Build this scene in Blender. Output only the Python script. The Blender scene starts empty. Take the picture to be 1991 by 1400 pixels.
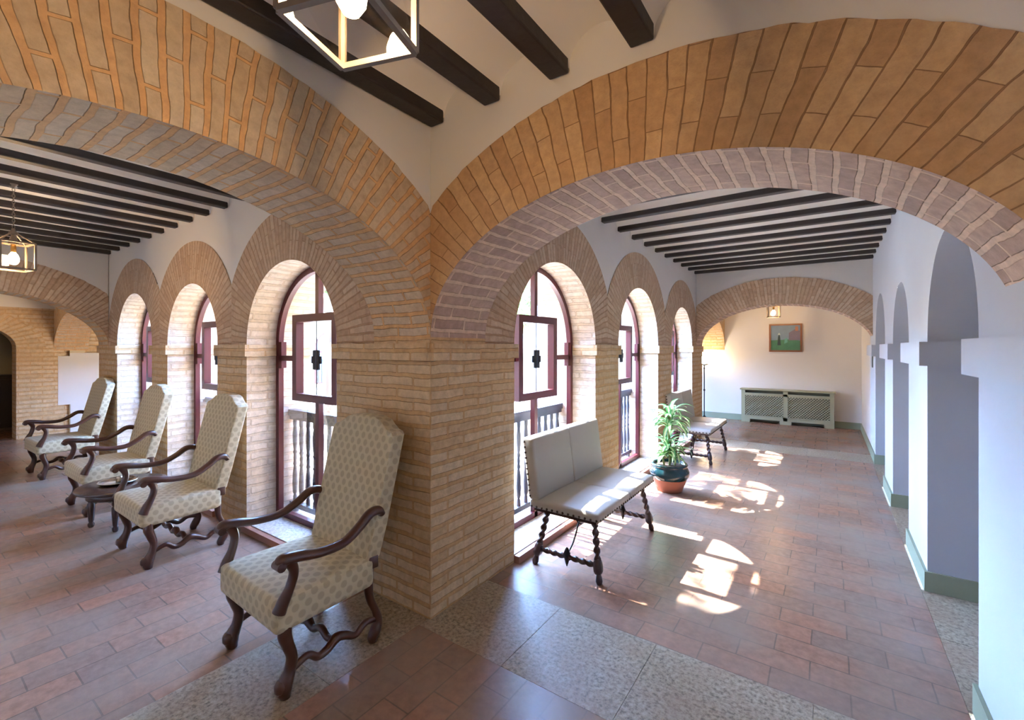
import bpy, bmesh, math, random
from mathutils import Vector, Matrix
random.seed(7)
PI = math.pi
scene = bpy.context.scene
COL = scene.collection

# ------------------------------------------------------------------ camera
cam_d = bpy.data.cameras.new('camera')
cam_d.sensor_width = 36.0
cam_d.lens = 873.0 / 1991.0 * 36.0
cam_d.shift_y = -24.0 / 1991.0
cam_d.clip_start = 0.02
cam = bpy.data.objects.new('camera', cam_d)
COL.objects.link(cam)
cam.location = (1.852, -1.824, 1.55)
cam.rotation_euler = (PI / 2, 0, math.radians(35.14))
scene.camera = cam

# ------------------------------------------------------------------ world, sun, exposure
scene.view_settings.view_transform = 'Standard'
scene.view_settings.look = 'None'
scene.view_settings.gamma = 1.0
scene.view_settings.exposure = 0.5
try:
    scene.cycles.use_denoising = True
    scene.cycles.max_bounces = 10
    scene.cycles.diffuse_bounces = 6
    scene.cycles.transparent_max_bounces = 24
    scene.cycles.sample_clamp_indirect = 8.0
    scene.cycles.caustics_reflective = False
    scene.cycles.caustics_refractive = False
except Exception:
    pass
SUN_DIR = Vector((1.0, -0.03, -1.10)).normalized()      # the way the light travels
world = bpy.data.worlds.new('world')
scene.world = world
world.use_nodes = True
wn = world.node_tree
wn.nodes.clear()
wo = wn.nodes.new('ShaderNodeOutputWorld')
wb = wn.nodes.new('ShaderNodeBackground')
sk = wn.nodes.new('ShaderNodeTexSky')
sk.sky_type = 'NISHITA'
sk.sun_disc = False
sk.sun_elevation = math.radians(48)
sk.sun_rotation = math.radians(-90)
sk.air_density = 1.3
sk.dust_density = 0.3
sk.ozone_density = 2.0
wb.inputs['Strength'].default_value = 14.5
tint = wn.nodes.new('ShaderNodeVectorMath')
tint.operation = 'MULTIPLY'
tint.inputs[1].default_value = (0.84, 0.95, 1.18)
wn.links.new(sk.outputs[0], tint.inputs[0])
wn.links.new(tint.outputs[0], wb.inputs[0])
wn.links.new(wb.outputs[0], wo.inputs[0])
sun_d = bpy.data.lights.new('sun', 'SUN')
sun_d.energy = 75.0
sun_d.angle = math.radians(0.6)
sun_d.color = (1.0, 0.97, 0.93)
sun = bpy.data.objects.new('sun', sun_d)
COL.objects.link(sun)
sun.location = (-8, 2, 10)
sun.rotation_euler = SUN_DIR.to_track_quat('-Z', 'Y').to_euler()


# ------------------------------------------------------------------ tagging
def tag(o, label=None, cat=None, group=None, kind=None):
    if label: o['label'] = label
    if cat: o['category'] = cat
    if group: o['group'] = group
    if kind: o['kind'] = kind
    return o


def empty(name, loc=(0, 0, 0), rz=0.0, **k):
    o = bpy.data.objects.new(name, None)
    COL.objects.link(o)
    o.location = loc
    o.rotation_euler = (0, 0, rz)
    o.empty_display_size = 0.1
    return tag(o, **k)


def copy_tree(o, parent=None):
    c = o.copy()
    COL.objects.link(c)
    if parent: c.parent = parent
    for ch in list(o.children):
        copy_tree(ch, c)
    return c


# ------------------------------------------------------------------ mesh builder
class MB:
    def __init__(s):
        s.v = []; s.f = []; s.uv = []; s.mi = []; s.sm = []

    def face(s, pts, uv=None, m=0, smooth=False):
        i = len(s.v)
        s.v += [tuple(p) for p in pts]
        s.f.append(tuple(range(i, i + len(pts))))
        s.uv.append(uv); s.mi.append(m); s.sm.append(smooth)

    def grid(s, rows, m=0, smooth=True, close=False, uvs=None):
        i = len(s.v); n = len(rows[0])
        for r in rows: s.v += [tuple(p) for p in r]
        for a in range(len(rows) - 1):
            for b in range(n if close else n - 1):
                b2 = (b + 1) % n
                s.f.append((i + a * n + b, i + a * n + b2, i + (a + 1) * n + b2, i + (a + 1) * n + b))
                if uvs: s.uv.append((uvs[a][b], uvs[a][b2], uvs[a + 1][b2], uvs[a + 1][b]))
                else: s.uv.append(None)
                s.mi.append(m); s.sm.append(smooth)

    def box(s, a, b, m=0, T=None):
        x0, y0, z0 = a; x1, y1, z1 = b
        P = [Vector(p) for p in ((x0, y0, z0), (x1, y0, z0), (x1, y1, z0), (x0, y1, z0), (x0, y0, z1), (x1, y0, z1), (x1, y1, z1), (x0, y1, z1))]
        for q in ((0, 3, 2, 1), (4, 5, 6, 7), (0, 1, 5, 4), (1, 2, 6, 5), (2, 3, 7, 6), (3, 0, 4, 7)):
            p = [P[k] for k in q]
            nrm = (p[1] - p[0]).cross(p[2] - p[0])
            ax = max(range(3), key=lambda k: abs(nrm[k]))
            uv = [((w[1], w[2]) if ax == 0 else (w[0], w[2]) if ax == 1 else (w[0], w[1])) for w in p]
            if T: p = [T @ w for w in p]
            s.face(p, uv, m)

    def tube(s, pts, rad, seg=10, m=0, cap=True, sx=1.0, twist=None, up=None):
        pts = [Vector(p) for p in pts]; n = len(pts)
        if not hasattr(rad, '__len__'): rad = [rad] * n
        tang = []
        for k in range(n):
            t = pts[min(k + 1, n - 1)] - pts[max(k - 1, 0)]
            tang.append(t.normalized() if t.length > 1e-9 else Vector((0, 0, 1)))
        ref = Vector(up) if up else (Vector((1, 0, 0)) if abs(tang[0].x) < 0.9 else Vector((0, 1, 0)))
        rows = []; L = 0.0
        for k in range(n):
            t = tang[k]
            ref = (ref - t * ref.dot(t)).normalized()
            bi = t.cross(ref)
            if k: L += (pts[k] - pts[k - 1]).length
            row = []
            for j in range(seg):
                a = 2 * PI * j / seg; r = rad[k]
                if twist: r *= 1 + twist[1] * math.cos(twist[0] * (a - twist[2] * L))
                row.append(pts[k] + ref * (math.cos(a) * r * sx) + bi * (math.sin(a) * r))
            rows.append(row)
        s.grid(rows, m, True, True)
        if cap:
            s.face(list(reversed(rows[0])), None, m); s.face(rows[-1], None, m)

    def lathe(s, prof, seg=20, c=(0, 0, 0), m=0, cap=True):
        rows = [[(c[0] + r * math.cos(2 * PI * j / seg), c[1] + r * math.sin(2 * PI * j / seg), c[2] + z) for j in range(seg)] for r, z in prof]
        s.grid(rows, m, True, True)
        if cap:
            if prof[0][0] > 1e-4: s.face(list(reversed(rows[0])), None, m)
            if prof[-1][0] > 1e-4: s.face(rows[-1], None, m)

    def from_bm(s, bm, m=0, smooth=True):
        bm.verts.index_update()
        i = len(s.v)
        s.v += [tuple(v.co) for v in bm.verts]
        for f in bm.faces:
            ids = [v.index for v in f.verts]
            s.f.append(tuple(i + k for k in ids))
            nr = f.normal; ax = max(range(3), key=lambda k: abs(nr[k]))
            s.uv.append([((v.co[1], v.co[2]) if ax == 0 else (v.co[0], v.co[2]) if ax == 1 else (v.co[0], v.co[1])) for v in f.verts])
            s.mi.append(m); s.sm.append(smooth)
        bm.free()

    def build(s, name, mats, parent=None, **k):
        if not isinstance(mats, (list, tuple)): mats = [mats]
        me = bpy.data.meshes.new(name)
        me.from_pydata(s.v, [], s.f)
        ul = me.uv_layers.new(name='UVMap')
        flat = []
        for f, uv in zip(s.f, s.uv):
            if uv is None: flat += [0.0, 0.0] * len(f)
            else:
                for q in uv: flat += [q[0], q[1]]
        ul.data.foreach_set('uv', flat)
        me.polygons.foreach_set('material_index', s.mi)
        me.polygons.foreach_set('use_smooth', s.sm)
        for mt in mats: me.materials.append(mt)
        me.update()
        o = bpy.data.objects.new(name, me)
        COL.objects.link(o)
        if parent: o.parent = parent
        return tag(o, **k)


def spline(pts, n=6):
    P = [Vector(p) for p in pts]
    out = []
    for i in range(len(P) - 1):
        p0 = P[max(i - 1, 0)]; p1 = P[i]; p2 = P[i + 1]; p3 = P[min(i + 2, len(P) - 1)]
        for k in range(n):
            t = k / n
            out.append(0.5 * ((2 * p1) + (-p0 + p2) * t + (2 * p0 - 5 * p1 + 4 * p2 - p3) * t * t + (-p0 + 3 * p1 - 3 * p2 + p3) * t ** 3))
    out.append(P[-1])
    return out


def interp(vals, n=6):
    out = []
    for i in range(len(vals) - 1):
        for k in range(n):
            t = k / n; t = t * t * (3 - 2 * t)
            out.append(vals[i] * (1 - t) + vals[i + 1] * t)
    out.append(vals[-1])
    return out


def rbox(a, b, r=0.01, seg=3, fn=None):
    bm = bmesh.new()
    bmesh.ops.create_cube(bm, size=1.0)
    for v in bm.verts:
        v.co = Vector([(a[k] + b[k]) / 2 + v.co[k] * (b[k] - a[k]) for k in range(3)])
    bmesh.ops.bevel(bm, geom=bm.edges[:], offset=r, segments=seg, profile=0.5, affect='EDGES')
    if fn:
        for v in bm.verts: v.co = Vector(fn(v.co))
    bm.normal_update()
    return bm


# ------------------------------------------------------------------ materials
def newmat(name):
    m = bpy.data.materials.new(name)
    m.use_nodes = True
    nt = m.node_tree
    b = nt.nodes['Principled BSDF']
    return m, nt, b


def N(nt, t, **k):
    n = nt.nodes.new(t)
    for a, v in k.items(): setattr(n, a, v)
    return n


def lin(c):
    return tuple((x / 255 / 12.92 if x / 255 <= 0.04045 else ((x / 255 + 0.055) / 1.055) ** 2.4) for x in c) + (1,)


def plain(name, rgb, rough=0.5, metal=0.0, noise=0.0, scale=8.0, bump=0.0, spec=None, emit=None):
    m, nt, b = newmat(name)
    b.inputs['Base Color'].default_value = lin(rgb)
    b.inputs['Roughness'].default_value = rough
    b.inputs['Metallic'].default_value = metal
    if spec is not None: b.inputs['Specular IOR Level'].default_value = spec
    if noise or bump:
        tc = N(nt, 'ShaderNodeTexCoord')
        ns = N(nt, 'ShaderNodeTexNoise'); ns.inputs['Scale'].default_value = scale; ns.inputs['Detail'].default_value = 5
        nt.links.new(tc.outputs['Object'], ns.inputs['Vector'])
        if noise:
            mx = N(nt, 'ShaderNodeMix', data_type='RGBA')
            c = lin(rgb)
            mx.inputs['A'].default_value = tuple(x * (1 - noise) for x in c[:3]) + (1,)
            mx.inputs['B'].default_value = tuple(min(1, x * (1 + noise)) for x in c[:3]) + (1,)
            nt.links.new(ns.outputs['Fac'], mx.inputs['Factor'])
            nt.links.new(mx.outputs['Result'], b.inputs['Base Color'])
        if bump:
            bp = N(nt, 'ShaderNodeBump'); bp.inputs['Strength'].default_value = bump; bp.inputs['Distance'].default_value = 0.01
            nt.links.new(ns.outputs['Fac'], bp.inputs['Height'])
            nt.links.new(bp.outputs['Normal'], b.inputs['Normal'])
    if emit:
        b.inputs['Emission Color'].default_value = lin(emit[0])
        b.inputs['Emission Strength'].default_value = emit[1]
    return m


def brickmat(name, c1, c2, mortar, bw=0.285, row=0.073, mort=0.014, ustretch=1.75, distort=0.026, bump=0.9, bdist=0.016, rough=0.85, seed=0.0, offset=0.5, stain=None, msmooth=0.25):
    m, nt, b = newmat(name)
    L = nt.links.new
    uv = N(nt, 'ShaderNodeUVMap'); uv.uv_map = 'UVMap'
    mp = N(nt, 'ShaderNodeMapping'); mp.inputs['Location'].default_value = (seed, seed * 0.7, 0)
    mp.inputs['Scale'].default_value = (ustretch, 1, 1)
    L(uv.outputs[0], mp.inputs[0])
    tc = N(nt, 'ShaderNodeTexCoord')
    ns = N(nt, 'ShaderNodeTexNoise'); ns.inputs['Scale'].default_value = 6.0; ns.inputs['Detail'].default_value = 3
    L(tc.outputs['Object'], ns.inputs['Vector'])
    vs = N(nt, 'ShaderNodeVectorMath', operation='SUBTRACT'); vs.inputs[1].default_value = (0.5, 0.5, 0.5)
    L(ns.outputs['Color'], vs.inputs[0])
    sc = N(nt, 'ShaderNodeVectorMath', operation='SCALE'); sc.inputs['Scale'].default_value = distort
    L(vs.outputs[0], sc.inputs[0])
    ad = N(nt, 'ShaderNodeVectorMath', operation='ADD'); L(mp.outputs[0], ad.inputs[0]); L(sc.outputs[0], ad.inputs[1])
    bk = N(nt, 'ShaderNodeTexBrick'); bk.offset = offset
    bk.inputs['Scale'].default_value = 1.0
    bk.inputs['Brick Width'].default_value = bw * ustretch
    bk.inputs['Row Height'].default_value = row
    bk.inputs['Mortar Size'].default_value = mort
    bk.inputs['Mortar Smooth'].default_value = msmooth
    bk.inputs['Bias'].default_value = 0.0
    bk.inputs['Color1'].default_value = lin(c1)
    bk.inputs['Color2'].default_value = lin(c2)
    bk.inputs['Mortar'].default_value = lin(mortar)
    L(ad.outputs[0], bk.inputs['Vector'])
    n2 = N(nt, 'ShaderNodeTexNoise'); n2.inputs['Scale'].default_value = 22.0; n2.inputs['Detail'].default_value = 8; n2.inputs['Roughness'].default_value = 0.65
    L(tc.outputs['Object'], n2.inputs['Vector'])
    rp = N(nt, 'ShaderNodeMapRange'); rp.inputs['From Min'].default_value = 0.3; rp.inputs['From Max'].default_value = 0.7
    rp.inputs['To Min'].default_value = 0.78; rp.inputs['To Max'].default_value = 1.17
    L(n2.outputs['Fac'], rp.inputs['Value'])
    ml = N(nt, 'ShaderNodeVectorMath', operation='SCALE')
    L(bk.outputs['Color'], ml.inputs[0]); L(rp.outputs[0], ml.inputs['Scale'])
    col = ml.outputs[0]
    if stain:
        n3 = N(nt, 'ShaderNodeTexNoise'); n3.inputs['Scale'].default_value = 1.6; n3.inputs['Detail'].default_value = 4
        L(tc.outputs['Object'], n3.inputs['Vector'])
        r3 = N(nt, 'ShaderNodeMapRange'); r3.inputs['From Min'].default_value = 0.4; r3.inputs['From Max'].default_value = 0.7; r3.inputs['To Max'].default_value = stain[1]
        L(n3.outputs['Fac'], r3.inputs['Value'])
        mx = N(nt, 'ShaderNodeMix', data_type='RGBA'); mx.inputs['B'].default_value = lin(stain[0])
        L(r3.outputs[0], mx.inputs['Factor']); L(col, mx.inputs['A'])
        col = mx.outputs['Result']
    L(col, b.inputs['Base Color'])
    b.inputs['Roughness'].default_value = rough
    inv = N(nt, 'ShaderNodeMath', operation='MULTIPLY_ADD'); inv.inputs[1].default_value = -1.0; inv.inputs[2].default_value = 1.0
    L(bk.outputs['Fac'], inv.inputs[0])
    hh = N(nt, 'ShaderNodeMath', operation='MULTIPLY_ADD'); hh.inputs[1].default_value = 0.5
    L(n2.outputs['Fac'], hh.inputs[0]); L(inv.outputs[0], hh.inputs[2])
    bp = N(nt, 'ShaderNodeBump'); bp.inputs['Strength'].default_value = bump; bp.inputs['Distance'].default_value = bdist
    L(hh.outputs[0], bp.inputs['Height']); L(bp.outputs['Normal'], b.inputs['Normal'])
    return m, nt, b


M = {}
M['brick'] = brickmat('brick', (208, 186, 152), (194, 164, 124), (194, 158, 112), stain=((202, 176, 142), 0.3))[0]
M['brick_ring'] = brickmat('brick_ring', (196, 180, 156), (184, 160, 128), (204, 160, 110), bw=0.25, row=0.07, mort=0.013, seed=3.1, stain=((200, 168, 130), 0.3))[0]
M['brick_ring_pale'] = brickmat('brick_ring_pale', (202, 168, 124), (176, 136, 94), (128, 96, 66), bw=0.30, row=0.074, mort=0.0032, seed=6.1, stain=((178, 138, 90), 0.4), distort=0.03)[0]
M['brick_ring_fine'] = brickmat('brick_ring_fine', (198, 174, 148), (178, 148, 120), (168, 136, 106), bw=0.28, row=0.05, mort=0.006, seed=1.7, stain=((196, 168, 136), 0.3))[0]
M['brick_soffit'] = brickmat('brick_soffit', (186, 160, 142), (162, 136, 122), (206, 180, 158), bw=0.26, row=0.075, mort=0.013, seed=5.3, bump=0.8, ustretch=1.5)[0]
M['brick_reveal_lit'] = brickmat('brick_reveal_lit', (224, 212, 196), (208, 192, 172), (204, 186, 162), seed=2.3, stain=((220, 208, 192), 0.3))[0]  # paler brick for the reveals, with window light put into its colour
M['plaster'] = plain('plaster', (220, 218, 214), 0.9, noise=0.03, scale=3, bump=0.06)
M['plaster_dimmed'] = plain('plaster_dimmed', (187, 192, 200), 0.85, noise=0.03, scale=3, bump=0.05)  # plaster with dimming and sky tint put into its colour, against window glare
M['ceiling_plaster'] = plain('ceiling_plaster', (236, 233, 226), 0.9, noise=0.03, scale=3, bump=0.05)
M['beam'] = plain('beam_wood', (38, 30, 28), 0.55, noise=0.35, scale=18, bump=0.3)
mt, nt, b = brickmat('terracotta', (148, 108, 88), (130, 104, 90), (104, 86, 75), bw=0.31, row=0.153, mort=0.0035, ustretch=1.0, distort=0.006, bump=0.35, bdist=0.006, rough=0.27, stain=((136, 122, 109), 0.85), msmooth=0.1)
M['terracotta'] = mt


def granite(name, c):
    m, nt, b = newmat(name); L = nt.links.new
    tc = N(nt, 'ShaderNodeTexCoord')
    n1 = N(nt, 'ShaderNodeTexNoise'); n1.inputs['Scale'].default_value = 48; n1.inputs['Detail'].default_value = 6; n1.inputs['Roughness'].default_value = 0.7
    n2 = N(nt, 'ShaderNodeTexNoise'); n2.inputs['Scale'].default_value = 4; n2.inputs['Detail'].default_value = 4
    L(tc.outputs['Object'], n1.inputs[0]); L(tc.outputs['Object'], n2.inputs[0])
    r = N(nt, 'ShaderNodeValToRGB')
    r.color_ramp.elements[0].position = 0.36; r.color_ramp.elements[0].color = lin(c[0])
    r.color_ramp.elements[1].position = 0.62; r.color_ramp.elements[1].color = lin(c[2])
    e = r.color_ramp.elements.new(0.48); e.color = lin(c[1])
    L(n1.outputs['Fac'], r.inputs[0])
    mx = N(nt, 'ShaderNodeMix', data_type='RGBA'); mx.inputs['B'].default_value = lin(c[3])
    r2 = N(nt, 'ShaderNodeMapRange'); r2.inputs['From Min'].default_value = 0.45; r2.inputs['From Max'].default_value = 0.7; r2.inputs['To Max'].default_value = 0.6
    L(n2.outputs['Fac'], r2.inputs[0]); L(r2.outputs[0], mx.inputs['Factor']); L(r.outputs[0], mx.inputs['A'])
    L(mx.outputs['Result'], b.inputs['Base Color'])
    b.inputs['Roughness'].default_value = 0.42
    bp = N(nt, 'ShaderNodeBump'); bp.inputs['Strength'].default_value = 0.3; bp.inputs['Distance'].default_value = 0.005
    L(n1.outputs['Fac'], bp.inputs['Height']); L(bp.outputs[0], b.inputs['Normal'])
    return m


M['stone'] = granite('stone', ((88, 78, 66), (140, 126, 106), (166, 152, 132), (138, 112, 92)))
M['sill_stone'] = granite('sill_stone', ((130, 122, 112), (170, 162, 150), (196, 188, 176), (170, 140, 120)))
M['nosing'] = plain('clay_nosing', (140, 96, 78), 0.4, noise=0.15)
M['baseboard'] = plain('baseboard_paint', (142, 150, 126), 0.55)
M['red_paint'] = plain('red_paint', (74, 16, 22), 0.4, noise=0.1)
M['dark_red'] = plain('dark_red_paint', (70, 20, 28), 0.4)
M['iron'] = plain('black_iron', (26, 24, 26), 0.45, metal=0.6)
M['rail'] = plain('railing_paint', (52, 58, 72), 0.5, noise=0.15)
M['chair_wood'] = plain('chair_wood', (66, 36, 24), 0.28, noise=0.35, scale=14)
M['bench_wood'] = plain('bench_wood', (54, 32, 28), 0.3, noise=0.3, scale=14)
M['table_wood'] = plain('table_wood', (58, 38, 32), 0.25, noise=0.3, scale=10)
M['bench_cloth'] = plain('bench_leather', (178, 175, 166), 0.5, noise=0.05, scale=6, bump=0.03)
M['brass'] = plain('brass', (150, 120, 70), 0.3, metal=1.0)
M['nail'] = plain('nail_head', (62, 52, 44), 0.35, metal=0.9)
M['bronze'] = plain('bronze', (120, 108, 96), 0.4, metal=0.3)
M['sage'] = plain('sage_paint', (158, 156, 126), 0.5)
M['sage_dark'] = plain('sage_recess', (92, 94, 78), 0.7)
M['gold_frame'] = plain('frame_wood', (128, 78, 44), 0.4, noise=0.2)
M['soil'] = plain('soil', (70, 52, 40), 0.95, noise=0.5, scale=60, bump=1.0)
M['pot_clay'] = plain('pot_clay', (160, 100, 78), 0.75, noise=0.12, scale=10)
M['pot_glaze'] = plain('pot_glaze', (18, 50, 56), 0.12, noise=0.3, scale=6)
M['stem'] = plain('plant_stem', (120, 128, 84), 0.7, noise=0.2)
M['dark_wood'] = plain('dark_cabinet_wood', (42, 26, 20), 0.4, noise=0.3)
M['beige'] = plain('beige_wall', (196, 182, 152), 0.9, noise=0.05)
M['bark'] = plain('bark', (96, 78, 60), 0.9, noise=0.3, bump=0.5)
M['render_wall'] = plain('courtyard_render', (226, 210, 186), 0.9, noise=0.08)
M['roof'] = plain('roof_tile', (176, 112, 84), 0.8, noise=0.2, scale=4)
M['paving'] = plain('courtyard_paving', (188, 172, 148), 0.9, noise=0.15, scale=2)
M['bulb'] = plain('bulb_glow', (255, 250, 240), 0.5, emit=((255, 214, 160), 1.0))
M['silver'] = plain('silver', (200, 196, 186), 0.18, metal=1.0)


def glass(name, refl=0.9, tint=(255, 255, 255)):
    m, nt, b = newmat(name)
    nt.nodes.remove(b)
    out = [n for n in nt.nodes if n.type == 'OUTPUT_MATERIAL'][0]
    tr = N(nt, 'ShaderNodeBsdfTransparent'); tr.inputs[0].default_value = lin(tint)
    gl = N(nt, 'ShaderNodeBsdfGlossy'); gl.inputs['Roughness'].default_value = 0.01
    fr = N(nt, 'ShaderNodeFresnel'); fr.inputs['IOR'].default_value = 1.45
    mu = N(nt, 'ShaderNodeMath', operation='MULTIPLY'); mu.inputs[1].default_value = refl
    mx = N(nt, 'ShaderNodeMixShader')
    nt.links.new(fr.outputs[0], mu.inputs[0]); nt.links.new(mu.outputs[0], mx.inputs[0])
    nt.links.new(tr.outputs[0], mx.inputs[1]); nt.links.new(gl.outputs[0], mx.inputs[2])
    nt.links.new(mx.outputs[0], out.inputs['Surface'])
    return m


M['glass'] = glass('window_glass', 0.45)
M['lantern_glass'] = glass('lantern_glass', 1.0)


def fabric(name, base, spot, s=0.062):
    m, nt, b = newmat(name); L = nt.links.new
    uv = N(nt, 'ShaderNodeUVMap'); uv.uv_map = 'UVMap'
    def lattice(off):
        mp = N(nt, 'ShaderNodeMapping')
        mp.inputs['Scale'].default_value = (1 / s, 1 / (s * 1.25), 1); mp.inputs['Location'].default_value = (off, off, 0)
        L(uv.outputs[0], mp.inputs[0])
        fr = N(nt, 'ShaderNodeVectorMath', operation='FRACTION'); L(mp.outputs[0], fr.inputs[0])
        su = N(nt, 'ShaderNodeVectorMath', operation='SUBTRACT'); su.inputs[1].default_value = (0.5, 0.5, 0); L(fr.outputs[0], su.inputs[0])
        mm = N(nt, 'ShaderNodeVectorMath', operation='MULTIPLY'); mm.inputs[1].default_value = (1, 1.25, 0); L(su.outputs[0], mm.inputs[0])
        ln = N(nt, 'ShaderNodeVectorMath', operation='LENGTH'); L(mm.outputs[0], ln.inputs[0])
        return ln.outputs['Value']
    mi = N(nt, 'ShaderNodeMath', operation='MINIMUM'); L(lattice(0.0), mi.inputs[0]); L(lattice(0.5), mi.inputs[1])
    rp = N(nt, 'ShaderNodeMapRange'); rp.inputs['From Min'].default_value = 0.24; rp.inputs['From Max'].default_value = 0.33; rp.inputs['To Min'].default_value = 0.8; rp.inputs['To Max'].default_value = 0.0
    L(mi.outputs[0], rp.inputs[0])
    mx = N(nt, 'ShaderNodeMix', data_type='RGBA'); mx.inputs['A'].default_value = lin(base); mx.inputs['B'].default_value = lin(spot)
    L(rp.outputs[0], mx.inputs['Factor']); L(mx.outputs['Result'], b.inputs['Base Color'])
    b.inputs['Roughness'].default_value = 0.75
    b.inputs['Sheen Weight'].default_value = 0.15
    tc = N(nt, 'ShaderNodeTexCoord'); ns = N(nt, 'ShaderNodeTexNoise'); ns.inputs['Scale'].default_value = 300
    L(tc.outputs['Object'], ns.inputs[0])
    bp = N(nt, 'ShaderNodeBump'); bp.inputs['Strength'].default_value = 0.15; bp.inputs['Distance'].default_value = 0.003
    L(ns.outputs['Fac'], bp.inputs['Height']); L(bp.outputs[0], b.inputs['Normal'])
    return m


M['fabric'] = fabric('spotted_fabric', (190, 180, 150), (160, 148, 122))


def leafmat(name, edge, mid, trans=0.35):
    m, nt, b = newmat(name); L = nt.links.new
    uv = N(nt, 'ShaderNodeUVMap'); uv.uv_map = 'UVMap'
    sp = N(nt, 'ShaderNodeSeparateXYZ'); L(uv.outputs[0], sp.inputs[0])
    a = N(nt, 'ShaderNodeMath', operation='ABSOLUTE'); L(sp.outputs[0], a.inputs[0])
    r = N(nt, 'ShaderNodeMapRange'); r.inputs['From Min'].default_value = 0.25; r.inputs['From Max'].default_value = 0.65
    L(a.outputs[0], r.inputs[0])
    mx = N(nt, 'ShaderNodeMix', data_type='RGBA'); mx.inputs['A'].default_value = lin(mid); mx.inputs['B'].default_value = lin(edge)
    L(r.outputs[0], mx.inputs['Factor']); L(mx.outputs['Result'], b.inputs['Base Color'])
    b.inputs['Roughness'].default_value = 0.4
    out = [n for n in nt.nodes if n.type == 'OUTPUT_MATERIAL'][0]
    tl = N(nt, 'ShaderNodeBsdfTranslucent'); L(mx.outputs['Result'], tl.inputs[0])
    ms = N(nt, 'ShaderNodeMixShader'); ms.inputs[0].default_value = trans
    L(b.outputs[0], ms.inputs[1]); L(tl.outputs[0], ms.inputs[2]); L(ms.outputs[0], out.inputs['Surface'])
    return m


M['leaf'] = leafmat('variegated_leaf', (86, 150, 88), (222, 230, 190))
M['tree_leaf'] = leafmat('tree_leaf', (72, 120, 52), (96, 146, 64), 0.3)

# ------------------------------------------------------------------ masonry helpers
ZT = 2.99          # top of the walls
ZI0, ZI1 = 1.475, 1.575   # impost course
BW = 2.80          # underside of the beams


class Frame:
    """a wall frame: o + u*U + z*Z + d*n (n points into the room)"""
    def __init__(s, o, u, n): s.o = Vector(o); s.u = Vector(u); s.n = Vector(n)
    def __call__(s, u, d, z): return s.o + s.u * u + s.n * d + Vector((0, 0, z))


FR = Frame((0, 0, 0), (0, 1, 0), (1, 0, 0))     # right wing window wall, plane x = 0
FL = Frame((0, 0, 0), (-1, 0, 0), (0, -1, 0))   # left wing window wall, plane y = 0


def fquad(mb, F, u0, u1, z0, z1, d=0.0, m=0, nu=1):
    mb.face([F(u0, d, z0), F(u1, d, z0), F(u1, d, z1), F(u0, d, z1)], [(u0, z0), (u1, z0), (u1, z1), (u0, z1)], m)


def jamb(mb, F, u, d0, d1, z0, z1, m=0):
    mb.face([F(u, d0, z0), F(u, d1, z0), F(u, d1, z1), F(u, d0, z1)], [(d0, z0), (d1, z0), (d1, z1), (d0, z1)], m)


def clipu(p, q, lo, hi):
    t = 1.0
    if q[0] < lo: t = (lo - p[0]) / (q[0] - p[0]) if q[0] != p[0] else 1
    if q[0] > hi: t = (hi - p[0]) / (q[0] - p[0]) if q[0] != p[0] else 1
    t = max(0.0, min(1.0, t))
    return (p[0] + (q[0] - p[0]) * t, p[1] + (q[1] - p[1]) * t), t


def ring(brick, plaster, F, uc, a, b, A, B, zs, lo, hi, d, ztop, n=56, f0=0.0, f1=PI, dplaster=None, ragged=0.0, mring=0):
    rnd = random.Random(int(uc * 1000) + 17)
    inn = []; out = []; vv = []; tt = []
    L = 0.0; prev = None
    for i in range(n + 1):
        f = f0 + (f1 - f0) * i / n
        p = (uc - a * math.cos(f), zs + b * math.sin(f))
        k = 1 + rnd.uniform(-ragged, ragged)
        q = (uc - A * k * math.cos(f), zs + B * k * math.sin(f))
        mid = ((p[0] + q[0]) / 2, (p[1] + q[1]) / 2)
        if prev: L += math.hypot(mid[0] - prev[0], mid[1] - prev[1])
        prev = mid
        q2, t = clipu(p, q, lo, hi)
        inn.append(p); out.append(q2); vv.append(L); tt.append(t * math.hypot(q[0] - p[0], q[1] - p[1]))
    for i in range(n):
        brick.face([F(inn[i][0], d, inn[i][1]), F(inn[i + 1][0], d, inn[i + 1][1]), F(out[i + 1][0], d, out[i + 1][1]), F(out[i][0], d, out[i][1])],
                   [(0, vv[i]), (0, vv[i + 1]), (tt[i + 1], vv[i + 1]), (tt[i], vv[i])], mring)
    if plaster is not None:
        dp = d if dplaster is None else dplaster
        for i in range(n):
            if abs(out[i][0] - out[i + 1][0]) < 1e-6: continue
            plaster.face([F(out[i][0], dp, out[i][1]), F(out[i + 1][0], dp, out[i + 1][1]), F(out[i + 1][0], dp, ztop), F(out[i][0], dp, ztop)],
                         [(out[i][0], out[i][1]), (out[i + 1][0], out[i + 1][1]), (out[i + 1][0], ztop), (out[i][0], ztop)])


def soffit(mb, F, uc, a, b, zs, d0, d1, m=0, n=56, f0=0.0, f1=PI):
    L = 0.0
    for i in range(n):
        fa = f0 + (f1 - f0) * i / n; fb = f0 + (f1 - f0) * (i + 1) / n
        p = (uc - a * math.cos(fa), zs + b * math.sin(fa)); q = (uc - a * math.cos(fb), zs + b * math.sin(fb))
        l = math.hypot(p[0] - q[0], p[1] - q[1])
        mb.face([F(p[0], d0, p[1]), F(p[0], d1, p[1]), F(q[0], d1, q[1]), F(q[0], d0, q[1])], [(d0, L), (d1, L), (d1, L + l), (d0, L + l)], m, True)
        L += l


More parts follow.
